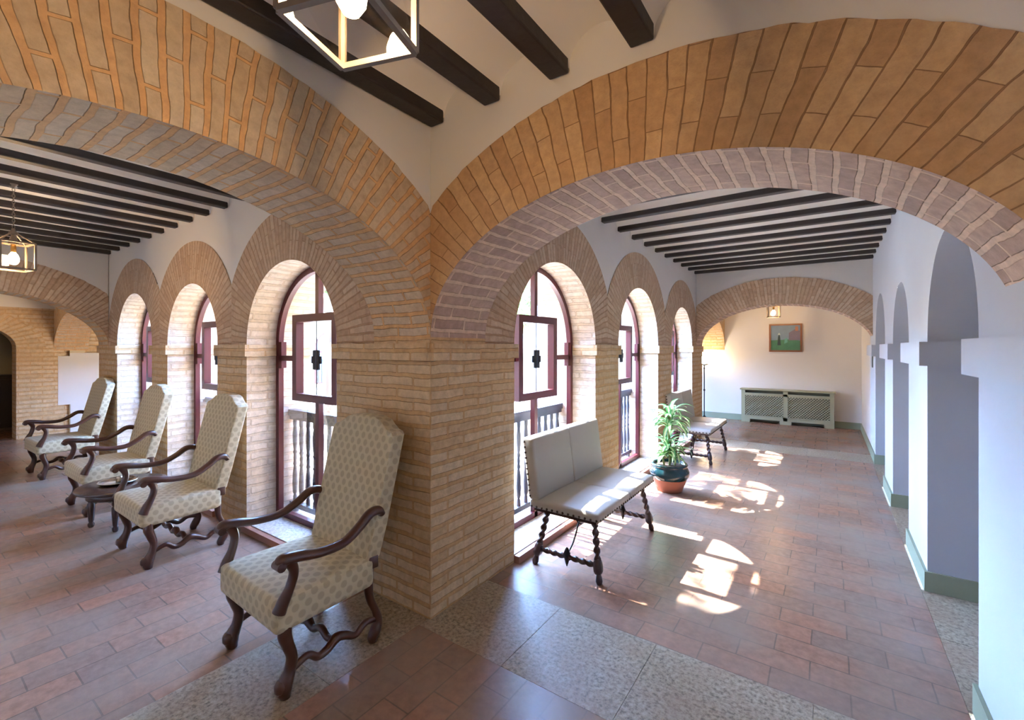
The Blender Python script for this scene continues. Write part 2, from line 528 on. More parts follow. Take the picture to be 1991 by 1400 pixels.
def fbox(mb, F, u0, u1, d0, d1, z0, z1, m=0):
    c = [F(u, d, z) for u, d, z in ((u0, d0, z0), (u1, d0, z0), (u1, d1, z0), (u0, d1, z0), (u0, d0, z1), (u1, d0, z1), (u1, d1, z1), (u0, d1, z1))]
    l = [(u0, d0, z0), (u1, d0, z0), (u1, d1, z0), (u0, d1, z0), (u0, d0, z1), (u1, d0, z1), (u1, d1, z1), (u0, d1, z1)]
    for q, ax in (((0, 3, 2, 1), 2), ((4, 5, 6, 7), 2), ((0, 1, 5, 4), 1), ((1, 2, 6, 5), 0), ((2, 3, 7, 6), 1), ((3, 0, 4, 7), 0)):
        uv = [((l[k][1], l[k][2]) if ax == 0 else (l[k][0], l[k][2]) if ax == 1 else (l[k][0], l[k][1])) for k in q]
        mb.face([c[k] for k in q], uv, m)


WALL_T = 0.58
WIN_R = [(1.528, 0.692), (3.5, 0.69), (5.42, 0.60)]
WIN_L = [(1.546, 0.646), (3.37, 0.615), (5.09, 0.636)]
R_END, L_END = 6.30, 6.10          # front faces of the far transverse arches
R_END2, L_END2 = 6.75, 6.55        # their rear faces
WID = 2.4


def window_wall(name, F, wins, u_start, u_end, pier0, pier1, label):
    """brick arcade with arched window openings; pier0/pier1 = extents of the flat brickwork below the imposts"""
    root = empty(name, F(u_end / 2, 0, 0), kind='structure', label=label)
    inv = Matrix.Translation(-Vector(root.location))
    pier = MB(); arch = MB(); pl = MB(); led = MB(); back = MB(); rev = MB()
    edges = [pier0]
    for c, a in wins: edges += [c - a, c + a]
    edges.append(pier1)
    for k in range(0, len(edges), 2):
        u0, u1 = edges[k], edges[k + 1]
        fquad(pier, F, u0, u1, -0.05, ZI0, 0)
        fquad(pier, F, u0, u1, ZI0, ZI1, 0)
        if k == 0: fquad(pier, F, u0, u_start, ZI1, 1.62, 0)
        if k == len(edges) - 2: fquad(pier, F, u_end, u1, ZI1, 1.62, 0)
        # the impost: two courses standing proud of the pier, wrapped into the reveals
        e0 = 0.022 if k > 0 else -0.001; e1 = 0.022 if k < len(edges) - 2 else -0.001
        fbox(led, F, u0 - e0, u1 + e1, -0.24, 0.024, ZI0, ZI1)
        fbox(led, F, u0 - e0, u1 + e1, -WALL_T, -0.31, ZI0, ZI1)
        fquad(back, F, u0, u1, -4.0, ZI1, -WALL_T)
    mids = [u_start] + [(wins[i][0] + wins[i][1] + wins[i + 1][0] - wins[i + 1][1]) / 2 for i in range(len(wins) - 1)] + [u_end]
    for i, (c, a) in enumerate(wins):
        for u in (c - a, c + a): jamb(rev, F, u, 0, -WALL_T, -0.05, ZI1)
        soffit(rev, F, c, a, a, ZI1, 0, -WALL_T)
        ring(arch, pl, F, c, a, a, a + 0.42, a + 0.42, ZI1, mids[i], mids[i + 1], 0.0, ZT, n=60, dplaster=-0.006)
        ring(back, back, F, c, a, a, a + 0.42, a + 0.42, ZI1, mids[i] - (0.2 if i == 0 else 0), mids[i + 1] + (0.2 if i == len(wins) - 1 else 0), -WALL_T, ZT + 0.1, n=32)
        fquad(back, F, c - a, c + a, -4.0, 0.0, -WALL_T)
    # the core between the two faces, so no light leaks
    fbox(back, F, u_start, u_end, -WALL_T, 0, ZT, ZT + 0.1)
    for mb, nm, mat in ((pier, 'brick_pier', M['brick']), (arch, 'brick_arch', M['brick_ring_fine']), (pl, 'plaster', M['plaster']), (led, 'impost_course', M['brick']), (rev, 'window_reveal', M['brick_reveal_lit']), (back, 'courtyard_face', M['brick'])):
        o = mb.build(nm, mat, root)
        o.matrix_parent_inverse = inv
    return root


window_wall('wall_courtyard_right', FR, WIN_R, 0.5, R_END, 0.0, R_END2, 'brick arcade of arched windows along the right gallery')
window_wall('wall_courtyard_left', FL, WIN_L, 0.5, L_END, 0.0, L_END2, 'brick arcade of arched windows along the left gallery')


def transverse(name, F, T, label, a=1.2, b=0.71, A=1.57, B=1.13, zs=1.61, uc=1.2, lo=0.0, hi=2.4, ragged=0.004, ztop=ZT, soff='brick_soffit', ringm='brick_ring'):
    """an arch standing across a gallery: front face at d = 0, rear at d = -T"""
    root = empty(name, F(uc, 0, 0), kind='structure', label=label)
    inv = Matrix.Translation(-Vector(root.location))
    arch = MB(); pl = MB(); so = MB()
    ring(arch, pl, F, uc, a, b, A, B, zs, lo, hi, 0.0, ztop, n=96, dplaster=-0.010, ragged=ragged)
    ring(arch, pl, F, uc, a, b, A, B, zs, lo, hi, -T, ztop, n=96, dplaster=-T + 0.010)
    soffit(so, F, uc, a, b, zs, 0.0, -T, n=96)
    for mb, nm, mat in ((arch, 'brick_arch', M[ringm]), (pl, 'plaster', M['plaster']), (so, 'brick_soffit', M[soff])):
        o = mb.build(nm, mat, root); o.matrix_parent_inverse = inv
    return root


F_RA = Frame((0, 0, 0), (1, 0, 0), (0, -1, 0))         # near arch over the right gallery (faces -y)
F_LA = Frame((0, 0, 0), (0, -1, 0), (1, 0, 0))         # near arch over the left gallery (faces +x)
transverse('wall_arch_right', F_RA, 0.5, 'large brick arch over the entrance to the right gallery', ringm='brick_ring_pale')
transverse('wall_arch_left', F_LA, 0.5, 'large brick arch over the entrance to the left gallery', soff='brick_ring')
F_RF = Frame((0, R_END, 0), (1, 0, 0), (0, -1, 0))
F_LF = Frame((-L_END, 0, 0), (0, -1, 0), (1, 0, 0))
transverse('wall_arch_far_right', F_RF, R_END2 - R_END, 'brick arch at the far end of the right gallery', ringm='brick_ring_fine', b=0.66, B=1.07, zs=1.575)
transverse('wall_arch_far_left', F_LF, L_END2 - L_END, 'brick arch at the far end of the left gallery', ringm='brick_ring_fine', b=0.66, B=1.07, zs=1.575, soff='brick_ring')
# the arches that carry the next galleries off the two far bays
F_RN = Frame((0, R_END2, 0), (0, 1, 0), (1, 0, 0))
transverse('wall_arch_beyond_right', F_RN, 0.45, 'brick arch beside the floor lamp in the far bay', a=1.075, b=0.66, A=1.45, B=1.08, zs=1.5, uc=1.075, lo=0, hi=2.15, soff='brick_ring')
F_LN = Frame((-L_END2, 0, 0), (-1, 0, 0), (0, -1, 0))
transverse('wall_arch_beyond_left', F_LN, 0.45, 'brick arch beside the plaster patch in the far left bay', a=1.375, b=0.66, A=1.75, B=1.08, zs=1.5, uc=1.375, lo=0, hi=2.75, soff='brick_ring')

mb = MB(); mb.box((-0.49, 0.0102, 0.0), (-0.0002, 0.49, 3.0)); mb.box((-0.49, 0.0002, 0.0), (-0.0102, 0.48, 3.0))
mb.box((-0.75, 0.0105, 2.98), (-0.0105, 0.75, 3.12))
mb.box((-0.0105, -0.1, 2.985), (0.0105, 0.0105, 3.12))
mb.build('wall_corner', M['plaster'], kind='structure', label='white plaster at the corner where the two big arches meet')

for nm, a, b, lab in (('wall_corner_right', (-0.49, R_END + 0.011, 0.0), (-0.007, R_END2 - 0.011, 3.1), 'core of the pier at the far end of the right gallery'),
                      ('wall_corner_left', (-L_END2 + 0.011, 0.007, 0.0), (-L_END - 0.011, 0.49, 3.1), 'core of the pier at the far end of the left gallery')):
    mb = MB(); mb.box(a, b); mb.build(nm, M['plaster'], kind='structure', label=lab)

# ------------------------------------------------------------------ the white outer wall of the right gallery with its niches
F_RO = Frame((2.37, 0, 0), (0, 1, 0), (-1, 0, 0))
NICHE = [(1.445, 0.595), (3.375, 0.525), (5.25, 0.61)]
ND = 0.5
root = empty('wall_right', (2.37, 3.0, 0), kind='structure', label='white outer wall of the right gallery with arched niches between piers')
inv = Matrix.Translation(-Vector(root.location))
w = MB(); sl = MB()
ed = [-0.02]
for c, a in NICHE: ed += [c - a, c + a]
ed.append(R_END2)
for k in range(0, len(ed), 2):
    fquad(w, F_RO, ed[k], ed[k + 1], 0, 1.6, 0)
    fbox(sl, F_RO, ed[k] - (0.045 if k else 0), ed[k + 1] + (0.045 if k < len(ed) - 2 else 0), -ND, 0.045, 1.435, 1.587)
md = [-0.02] + [(NICHE[i][0] + NICHE[i][1] + NICHE[i + 1][0] - NICHE[i + 1][1]) / 2 for i in range(2)] + [R_END2]
for i, (c, a) in enumerate(NICHE):
    ring(w, w, F_RO, c, a, a, a + 0.05, a + 0.05, 1.6, md[i], md[i + 1], 0, ZT, n=40)
    # the parts of the pier fronts between the niche arches
    for u0, u1 in ((md[i], c - a - 0.05), (c + a + 0.05, md[i + 1])):
        if u1 > u0: fquad(w, F_RO, u0, u1, 1.6, ZT, 0)
    for u in (c - a, c + a): jamb(w, F_RO, u, 0, -ND, 0, 1.6)
    soffit(w, F_RO, c, a, a, 1.6, 0, -ND)
    fquad(w, F_RO, c - a, c + a, 0, 2.3, -ND)
o = w.build('plaster', M['plaster_dimmed'], root); o.matrix_parent_inverse = inv
o = sl.build('impost_slab', M['plaster_dimmed'], root); o.matrix_parent_inverse = inv


def wallbox(name, a, b, mat, label):
    mb = MB(); mb.box(a, b)
    return mb.build(name, mat, kind='structure', label=label)


wallbox('wall_far_right', (2.37, R_END2, 0), (2.6, 9.1, 3.1), M['plaster'], 'white side wall of the far right bay')
wallbox('wall_behind_right', (2.42, -2.6, 0), (2.62, -0.02, 3.1), M['plaster'], 'white wall on the outer side of the corner bay')
wallbox('wall_back', (-12.2, -2.6, 0), (2.62, -2.4, 3.1), M['plaster'], 'white outer wall of the left gallery')
wallbox('wall_end', (-3.0, 8.9, 0), (2.6, 9.1, 3.1), M['plaster'], 'white end wall of the far bay behind the radiator cover')
wallbox('wall_beyond', (-3.2, R_END2 - 0.6, 0), (-3.0, 9.1, 3.1), M['plaster'], 'white wall closing the gallery past the floor lamp')
mb = MB()
for a, b in (((-3.2, R_END2 - 0.7, 0), (-2.5, R_END2 - 0.5, 3.1)), ((-1.1, R_END2 - 0.7, 0), (-0.45, R_END2 - 0.5, 3.1)), ((-2.5, R_END2 - 0.7, 2.1), (-1.1, R_END2 - 0.5, 3.1))): mb.box(a, b)
mb.build('wall_beyond_side', M['plaster'], kind='structure', label='white side wall past the floor lamp with an opening to the courtyard')
wallbox('wall_beyond_left', (-9.5, 2.4, 0), (-L_END2 + 0.5, 2.6, 3.1), M['plaster'], 'white wall closing the gallery past the plaster patch')
mb = MB()
for a, b in (((-L_END2 + 0.45, 0.58, 0), (-L_END2 + 0.6, 0.9, 3.1)), ((-L_END2 + 0.45, 2.2, 0), (-L_END2 + 0.6, 2.6, 3.1)), ((-L_END2 + 0.45, 0.9, 2.1), (-L_END2 + 0.6, 2.2, 3.1))): mb.box(a, b)
mb.build('wall_beyond_left_side', M['plaster'], kind='structure', label='white side wall past the plaster patch with an opening to the courtyard')

# brick end wall of the far left bay with its arched doorway
F_LE = Frame((-9.3, 0, 0), (0, 1, 0), (1, 0, 0))
root = empty('wall_end_left', (-9.3, 0, 0), kind='structure', label='brick end wall of the far left bay with an arched doorway and a plaster patch')
inv = Matrix.Translation(-Vector(root.location))
w = MB(); w2 = MB(); pt = MB()
DC, DA = -1.15, 0.70
fquad(w, F_LE, -2.4, DC - DA, 0, 1.55); fquad(w, F_LE, DC + DA, 0.12, 0, 1.55)
ring(w, w, F_LE, DC, DA, 0.42, DA + 0.35, 0.68, 1.55, -2.4, 0.12, 0, 2.23, n=40)
fquad(w, F_LE, DC + DA + 0.35, 0.12, 1.55, 2.23); fquad(w, F_LE, -2.4, DC - DA - 0.35, 1.55, 2.23)
jamb(w, F_LE, DC + DA, 0, -0.4, 0, 1.55); jamb(w, F_LE, DC - DA, 0, -0.4, 0, 1.55)
soffit(w, F_LE, DC, DA, 0.42, 1.55, 0, -0.4)
fquad(w, F_LE, 0.12, 2.4, 0, ZT, -0.06); fquad(w2, F_LE, 0.05, 0.13, 2.23, ZT, -0.005)
jamb(w, F_LE, 0.12, 0, -0.06, 0, 2.23)
fquad(w2, F_LE, -2.4, 0.12, 2.23, ZT, 0.0)
fbox(pt, F_LE, 0.05, 0.66, -0.055, 0.008, 0.53, 1.40); fbox(pt, F_LE, 0.21, 0.66, -0.055, 0.0085, 0.03, 0.53); fbox(pt, F_LE, 0.20, 0.66, -0.055, 0.009, 1.40, 1.455)
for mb, nm, mat in ((w, 'brickwork', M['brick']), (w2, 'plaster', M['plaster']), (pt, 'plaster_patch', M['plaster'])):
    o = mb.build(nm, mat, root); o.matrix_parent_inverse = inv
# the room behind the doorway
wallbox('wall_room', (-12.2, -2.4, 0), (-12.0, 0.4, 3.1), M['beige'], 'beige wall of the room behind the far doorway')
wallbox('wall_room_side', (-12.0, 0.2, 0), (-9.3, 0.4, 3.1), M['beige'], 'beige side wall of the room behind the far doorway')

# ------------------------------------------------------------------ floor
root = empty('floor', (0, 0, 0), kind='structure', label='terracotta tile floor with worn stone thresholds')


def tiles(mb, x0, x1, y0, y1, along, off=0.0, z=0.0):
    P = [(x0, y0, z), (x1, y0, z), (x1, y1, z), (x0, y1, z)]
    mb.face(P, [((p[0] + off, p[1] + off) if along == 'x' else (p[1] + off, p[0] + off)) for p in P])


fl = MB()
tiles(fl, -0.02, 2.42, -2.4, -0.07, 'y', 0.06)
tiles(fl, 0.0, 2.34, 0.53, 5.85, 'x', 0.08)
tiles(fl, -3.0, 2.42, 6.45, 8.9, 'x', 0.02)
tiles(fl, -12.0, -0.56, -2.4, 0.0, 'y', 0.03)
tiles(fl, -9.3, -6.0, 0.0, 2.4, 'y', 0.03)
fl.build('terracotta_tiles', M['terracotta'], root)


def slabs(name, rects):
    mb = MB()
    for (x0, y0, x1, y1) in rects: mb.box((x0 + 0.0012, y0 + 0.0012, -0.04), (x1 - 0.0012, y1 - 0.0012, 0.001))
    return mb.build(name, M['stone'], root)


slabs('stone_threshold', [(-0.02, -0.07, 0.55, 0.53), (0.55, -0.07, 1.12, 0.53), (1.12, -0.07, 1.8, 0.53), (1.8, -0.07, 2.42, 0.53)])
slabs('stone_threshold', [(-0.56, -0.62, -0.02, 0.0), (-0.56, -1.25, -0.02, -0.62), (-0.56, -1.9, -0.02, -1.25), (-0.56, -2.4, -0.02, -1.9)])
slabs('stone_threshold', [(0, 5.85, 0.8, 6.45), (0.8, 5.85, 1.6, 6.45), (1.6, 5.85, 2.37, 6.45)])
for c, a in NICHE: slabs('niche_slab', [(2.34, c - a, 2.88, c), (2.34, c, 2.88, c + a)])
sub = MB(); sub.box((-12.2, -2.6, -0.3), (2.9, 0.575, -0.02)); sub.box((-0.575, 0.575, -0.3), (2.9, 9.1, -0.02)); sub.box((-3.2, 6.1, -0.3), (-0.575, 9.1, -0.02)); sub.box((-9.5, 0.575, -0.3), (-6.0, 2.6, -0.02))
sub.build('screed', M['stone'], root)

# ------------------------------------------------------------------ ceilings: dark beams carrying small plaster vaults
BH, BWD = 0.17, 0.09


def ceiling(name, centres, along, s0, s1, e0, e1, label, BWD=0.075, drop=0.02):
    """centres: positions of the beams across; the beams run from s0 to s1 'along' an axis; e0, e1 close the vaults"""
    root = empty(name, (0, 0, 0), kind='structure', label=label)
    def pt(c, s, z): return (c, s, z) if along == 'y' else (s, c, z)
    v = MB()
    cs = [e0] + list(centres) + [e1]
    for k in range(len(cs) - 1):
        sg = 1 if cs[k + 1] > cs[k] else -1
        a = cs[k] + (sg * BWD * 0.45 if k else 0); b = cs[k + 1] - (sg * BWD * 0.45 if k < len(cs) - 2 else 0)
        if (b - a) * sg < 0.03: continue
        n = 20; rows = [[], []]
        rise = 0.145 * min(1.0, abs(b - a) / 0.30)
        for i in range(n + 1):
            t = 0.5 - 0.5 * math.cos(PI * i / n)
            z = BW + drop + rise * max(0.0, 1 - (2 * t - 1) ** 2) ** 0.5
            rows[0].append(pt(a + (b - a) * t, min(s0, s1) - 0.012, z)); rows[1].append(pt(a + (b - a) * t, max(s0, s1) + 0.012, z))
        v.grid(rows, 0, True)
    lo, hi = min(e0, e1), max(e0, e1)
    a, b = min(s0, s1), max(s0, s1)
    if along == 'y': v.box((lo - .1, a - .1, 3.0), (hi + .1, b + .1, 3.12))
    else: v.box((a - .1, lo - .1, 3.0), (b + .1, hi + .1, 3.12))
    v.build('plaster_vaults', M['ceiling_plaster'], root)
    for c in centres:
        mb = MB()
        P0 = pt(c - BWD / 2, a, BW); P1 = pt(c + BWD / 2, b, BW + BH)
        mb.from_bm(rbox([min(P0[k], P1[k]) for k in range(3)], [max(P0[k], P1[k]) for k in range(3)], 0.008, 2), smooth=False)
        mb.build('beam', M['beam'], root)
    return root


ceiling('ceiling_corner', [0.055, 0.445, 0.835, 1.225, 1.70, 2.10], 'y', -2.4, -0.0, 0.0, 2.42, 'white vaulted ceiling with dark beams over the corner bay', 0.10, 0.03)
ceiling('ceiling_right', [0.69 + 0.424 * k for k in range(14)], 'x', 0.0, 2.37, 0.5, R_END, 'white vaulted ceiling with dark beams over the right gallery')
ceiling('ceiling_left', [-0.66 - 0.383 * k for k in range(15)], 'y', -2.4, 0.0, -0.5, -L_END, 'white vaulted ceiling with dark beams over the left gallery')
ceiling('ceiling_far_right', [R_END2 + 0.3 + 0.42 * k for k in range(5)], 'x', -3.0, 2.37, R_END2, 8.9, 'beamed ceiling over the far right bay')
ceiling('ceiling_far_left', [-L_END2 - 0.3 - 0.42 * k for k in range(6)], 'y', -2.4, 2.4, -L_END2, -9.3, 'beamed ceiling over the far left bay')
mb = MB(); mb.box((-12.2, -2.6, 2.9), (-9.3, 0.6, 3.1)); mb.build('ceiling_room', M['plaster'], kind='structure', label='ceiling of the room behind the far doorway')

mb = MB()
for a, b in (((-12.3, -2.7, 3.125), (2.7, 0.62, 3.4)), ((-0.62, 0.62, 3.125), (2.7, 9.2, 3.4)), ((-3.3, 6.0, 3.125), (-0.62, 9.2, 3.4)), ((-9.7, 0.62, 3.125), (-5.9, 2.7, 3.4))): mb.box(a, b)
mb.build('roof', M['roof'], kind='structure', label='roof slab over the galleries')

# ------------------------------------------------------------------ baseboards
def base(name, F, segs, label):
    mb = MB()
    for (u0, u1, d0, d1) in segs: fbox(mb, F, u0, u1, d0, d1, 0, 0.125)
    return mb.build(name, M['baseboard'], kind='structure', label=label)


segs = []
for k in range(0, len(ed), 2):
    u0 = ed[k] - (0.015 if k else 0); u1 = ed[k + 1] + (0.015 if k < len(ed) - 2 else 0)
    segs.append((u0, u1, -ND if 0 else -0.002, 0.016))
    if k: segs.append((u0, u0 + 0.0155, -ND, -0.002))
    if k < len(ed) - 2: segs.append((u1 - 0.0155, u1, -ND, -0.002))
base('baseboard_right', F_RO, segs, 'sage green baseboard around the feet of the white piers')
base('baseboard_end', Frame((0, 8.9, 0), (1, 0, 0), (0, -1, 0)), [(-3.0, 2.37, 0, 0.016)], 'sage green baseboard along the far end wall')
base('baseboard_far', Frame((2.37, 0, 0), (0, 1, 0), (-1, 0, 0)), [(R_END2, 8.9, 0, 0.016)], 'sage green baseboard along the far side wall')

# ------------------------------------------------------------------ windows
WD = -0.27


def window(idx, F, c, a, label):
    root = empty('window_%d' % idx, F(c, WD, 0), kind='structure', label=label)
    inv = Matrix.Translation(-Vector(root.location))
    def add(mb, name, mat, parent=None, **k):
        o = mb.build(name, mat, parent or root, **k)
        if parent is None: o.matrix_parent_inverse = inv
        return o
    fr = MB(); h = 0.022; w = 0.048
    zb = 0.062
    fbox(fr, F, c - a, c - a + w, WD - h, WD + h, zb, ZI1); fbox(fr, F, c + a - w, c + a, WD - h, WD + h, zb, ZI1)
    n = 40
    for sgn in (h, -h):
        rows = [[F(c - r * math.cos(PI * i / n), WD + sgn, ZI1 + r * math.sin(PI * i / n)) for i in range(n + 1)] for r in (a - w, a)]
        fr.grid(rows, 0, False)
    rows = [[F(c - (a - w) * math.cos(PI * i / n), WD + sgn, ZI1 + (a - w) * math.sin(PI * i / n)) for i in range(n + 1)] for sgn in (h, -h)]
    fr.grid(rows, 0, True)
    # blocks that step round the impost course
    for s in (-1, 1):
        u = c + s * (a - 0.05)
        fbox(fr, F, min(u, u - s * 0.045), max(u, u - s * 0.045), WD - h, WD + h, 1.37, 1.60)
    cz0, cz1, cw = 1.105, 1.825, 0.315
    fbox(fr, F, c - 0.024, c + 0.024, WD - h, WD + h, cz1 - 0.03, ZI1 + a - w + 0.01)
    fbox(fr, F, c - 0.024, c + 0.024, WD - h, WD + h, zb, cz0 + 0.03)
    fbox(fr, F, c - a + w, c - cw + 0.02, WD - h, WD + h, 1.435, 1.48); fbox(fr, F, c + cw - 0.02, c + a - w, WD - h, WD + h, 1.435, 1.48)
    fbox(fr, F, c - a + w, c + a - w, WD - h, WD + h, zb, zb + 0.05)
    add(fr, 'frame', M['red_paint'])
    # the small opening casement in the middle, standing proud of the frame
    ca = MB(); b = 0.062
    d0, d1 = WD - 0.01, WD + 0.055
    fbox(ca, F, c - cw, c - cw + b, d0, d1, cz0, cz1); fbox(ca, F, c + cw - b, c + cw, d0, d1, cz0, cz1)
    fbox(ca, F, c - cw + b, c + cw - b, d0, d1, cz0, cz0 + b); fbox(ca, F, c - cw + b, c + cw - b, d0, d1, cz1 - b, cz1)
    co = add(ca, 'casement', M['red_paint'])
    cg = MB(); fquad(cg, F, c - cw + b, c + cw - b, cz0 + b, cz1 - b, WD + 0.02)
    cg.build('casement_pane', M['glass'], co)
    la = MB()
    fbox(la, F, c - 0.042, c - 0.012, WD + 0.021, WD + 0.034, 1.37, 1.53); fbox(la, F, c + 0.012, c + 0.042, WD + 0.021, WD + 0.034, 1.37, 1.53)
    fbox(la, F, c - 0.07, c - 0.03, WD + 0.021, WD + 0.030, 1.42, 1.48); fbox(la, F, c + 0.03, c + 0.07, WD + 0.021, WD + 0.030, 1.42, 1.48)
    fbox(la, F, c - 0.004, c + 0.004, WD + 0.021, WD + 0.026, cz0 + b, cz1 - b)
    la.build('latch', M['iron'], co, label='dark iron latch')
    # the glass around the casement, one sheet with a hole for it
    gl = MB()
    m = 30; pts = []
    uL, uR = c - a + 0.02, c + a - 0.02
    fquad(gl, F, uL, c - cw + 0.01, zb, cz1, WD); fquad(gl, F, c + cw - 0.01, uR, zb, cz1, WD); fquad(gl, F, c - cw + 0.01, c + cw - 0.01, zb, cz0 + 0.01, WD)
    r = a - 0.02
    us = [c - r + 2 * r * i / m for i in range(m + 1)]
    for i in range(m):
        z0 = ZI1 + math.sqrt(max(0, r * r - (us[i] - c) ** 2)); z1 = ZI1 + math.sqrt(max(0, r * r - (us[i + 1] - c) ** 2))
        lo0 = cz1 if z0 > cz1 else z0; lo1 = cz1 if z1 > cz1 else z1
        if z0 <= cz1 and z1 <= cz1: continue
        gl.face([F(us[i], WD, lo0), F(us[i + 1], WD, lo1), F(us[i + 1], WD, z1), F(us[i], WD, z0)])
    add(gl, 'pane', M['glass'])
    si = MB()
    fbox(si, F, c - a, c + a, -WALL_T - 0.03, 0.0, -0.05, 0.058)
    ri = MB(); fbox(ri, F, c - a - 0.004, c + a + 0.004, 0.0, 0.045, -0.05, 0.052); add(ri, 'sill_nosing', M['nosing'])
    add(si, 'sill', M['sill_stone'])
    return root


wl = ['first arched red window of the right gallery, behind the near bench', 'second arched red window of the right gallery, beside the potted plant', 'third arched red window of the right gallery, behind the far bench',
      'first arched red window of the left gallery, left of the corner pier', 'second arched red window of the left gallery, behind the second armchair', 'third arched red window of the left gallery, the smallest and farthest']
for i, (c, a) in enumerate(WIN_R): window(i + 1, FR, c, a, wl[i])
for i, (c, a) in enumerate(WIN_L): window(i + 4, FL, c, a, wl[i + 3])


def railing(F, c, a, label):
    D = -0.395
    root = empty('balcony_railing', F(c, D, 0.058), label=label, cat='railing', group='balustrades outside the windows')
    inv = Matrix.Translation(-Vector(root.location))
    t = MB(); fbox(t, F, c - a + 0.002, c + a - 0.002, D - 0.035, D + 0.035, 0.93, 0.985); fbox(t, F, c - a + 0.002, c + a - 0.002, D - 0.022, D + 0.022, 0.895, 0.93)
    o = t.build('top_rail', M['rail'], root); o.matrix_parent_inverse = inv
    t = MB(); fbox(t, F, c - a + 0.002, c + a - 0.002, D - 0.025, D + 0.025, 0.10, 0.145)
    for s in (-1, 1): fbox(t, F, c + s * (a - 0.06) - 0.02, c + s * (a - 0.06) + 0.02, D - 0.02, D + 0.02, 0.058, 0.10)
    o = t.build('bottom_rail', M['rail'], root); o.matrix_parent_inverse = inv
    n = int(round(2 * a / 0.112))
    prof = [(0.018, 0.0), (0.018, 0.05), (0.012, 0.065), (0.02, 0.09), (0.024, 0.16), (0.02, 0.26), (0.012, 0.33), (0.019, 0.345), (0.012, 0.37), (0.015, 0.40), (0.012, 0.43), (0.019, 0.455), (0.012, 0.47), (0.02, 0.54), (0.022, 0.62), (0.014, 0.69), (0.018, 0.705), (0.018, 0.75)]
    for k in range(n):
        u = c - a + 2 * a * (k + 0.5) / n
        p = F(u, D, 0.145)
        mb = MB(); mb.lathe(prof, 10, tuple(p))
        o = mb.build('baluster', M['rail'], root); o.matrix_parent_inverse = inv
    return root


rl = ['slate blue turned balustrade outside the window behind the near bench', 'slate blue turned balustrade outside the window beside the potted plant', 'slate blue turned balustrade outside the window behind the far bench',
      'slate blue turned balustrade outside the window left of the corner pier', 'slate blue turned balustrade outside the window behind the second armchair', 'slate blue turned balustrade outside the farthest window of the left gallery']
for i, (c, a) in enumerate(WIN_R): railing(FR, c, a, rl[i])
for i, (c, a) in enumerate(WIN_L): railing(FL, c, a, rl[i + 3])

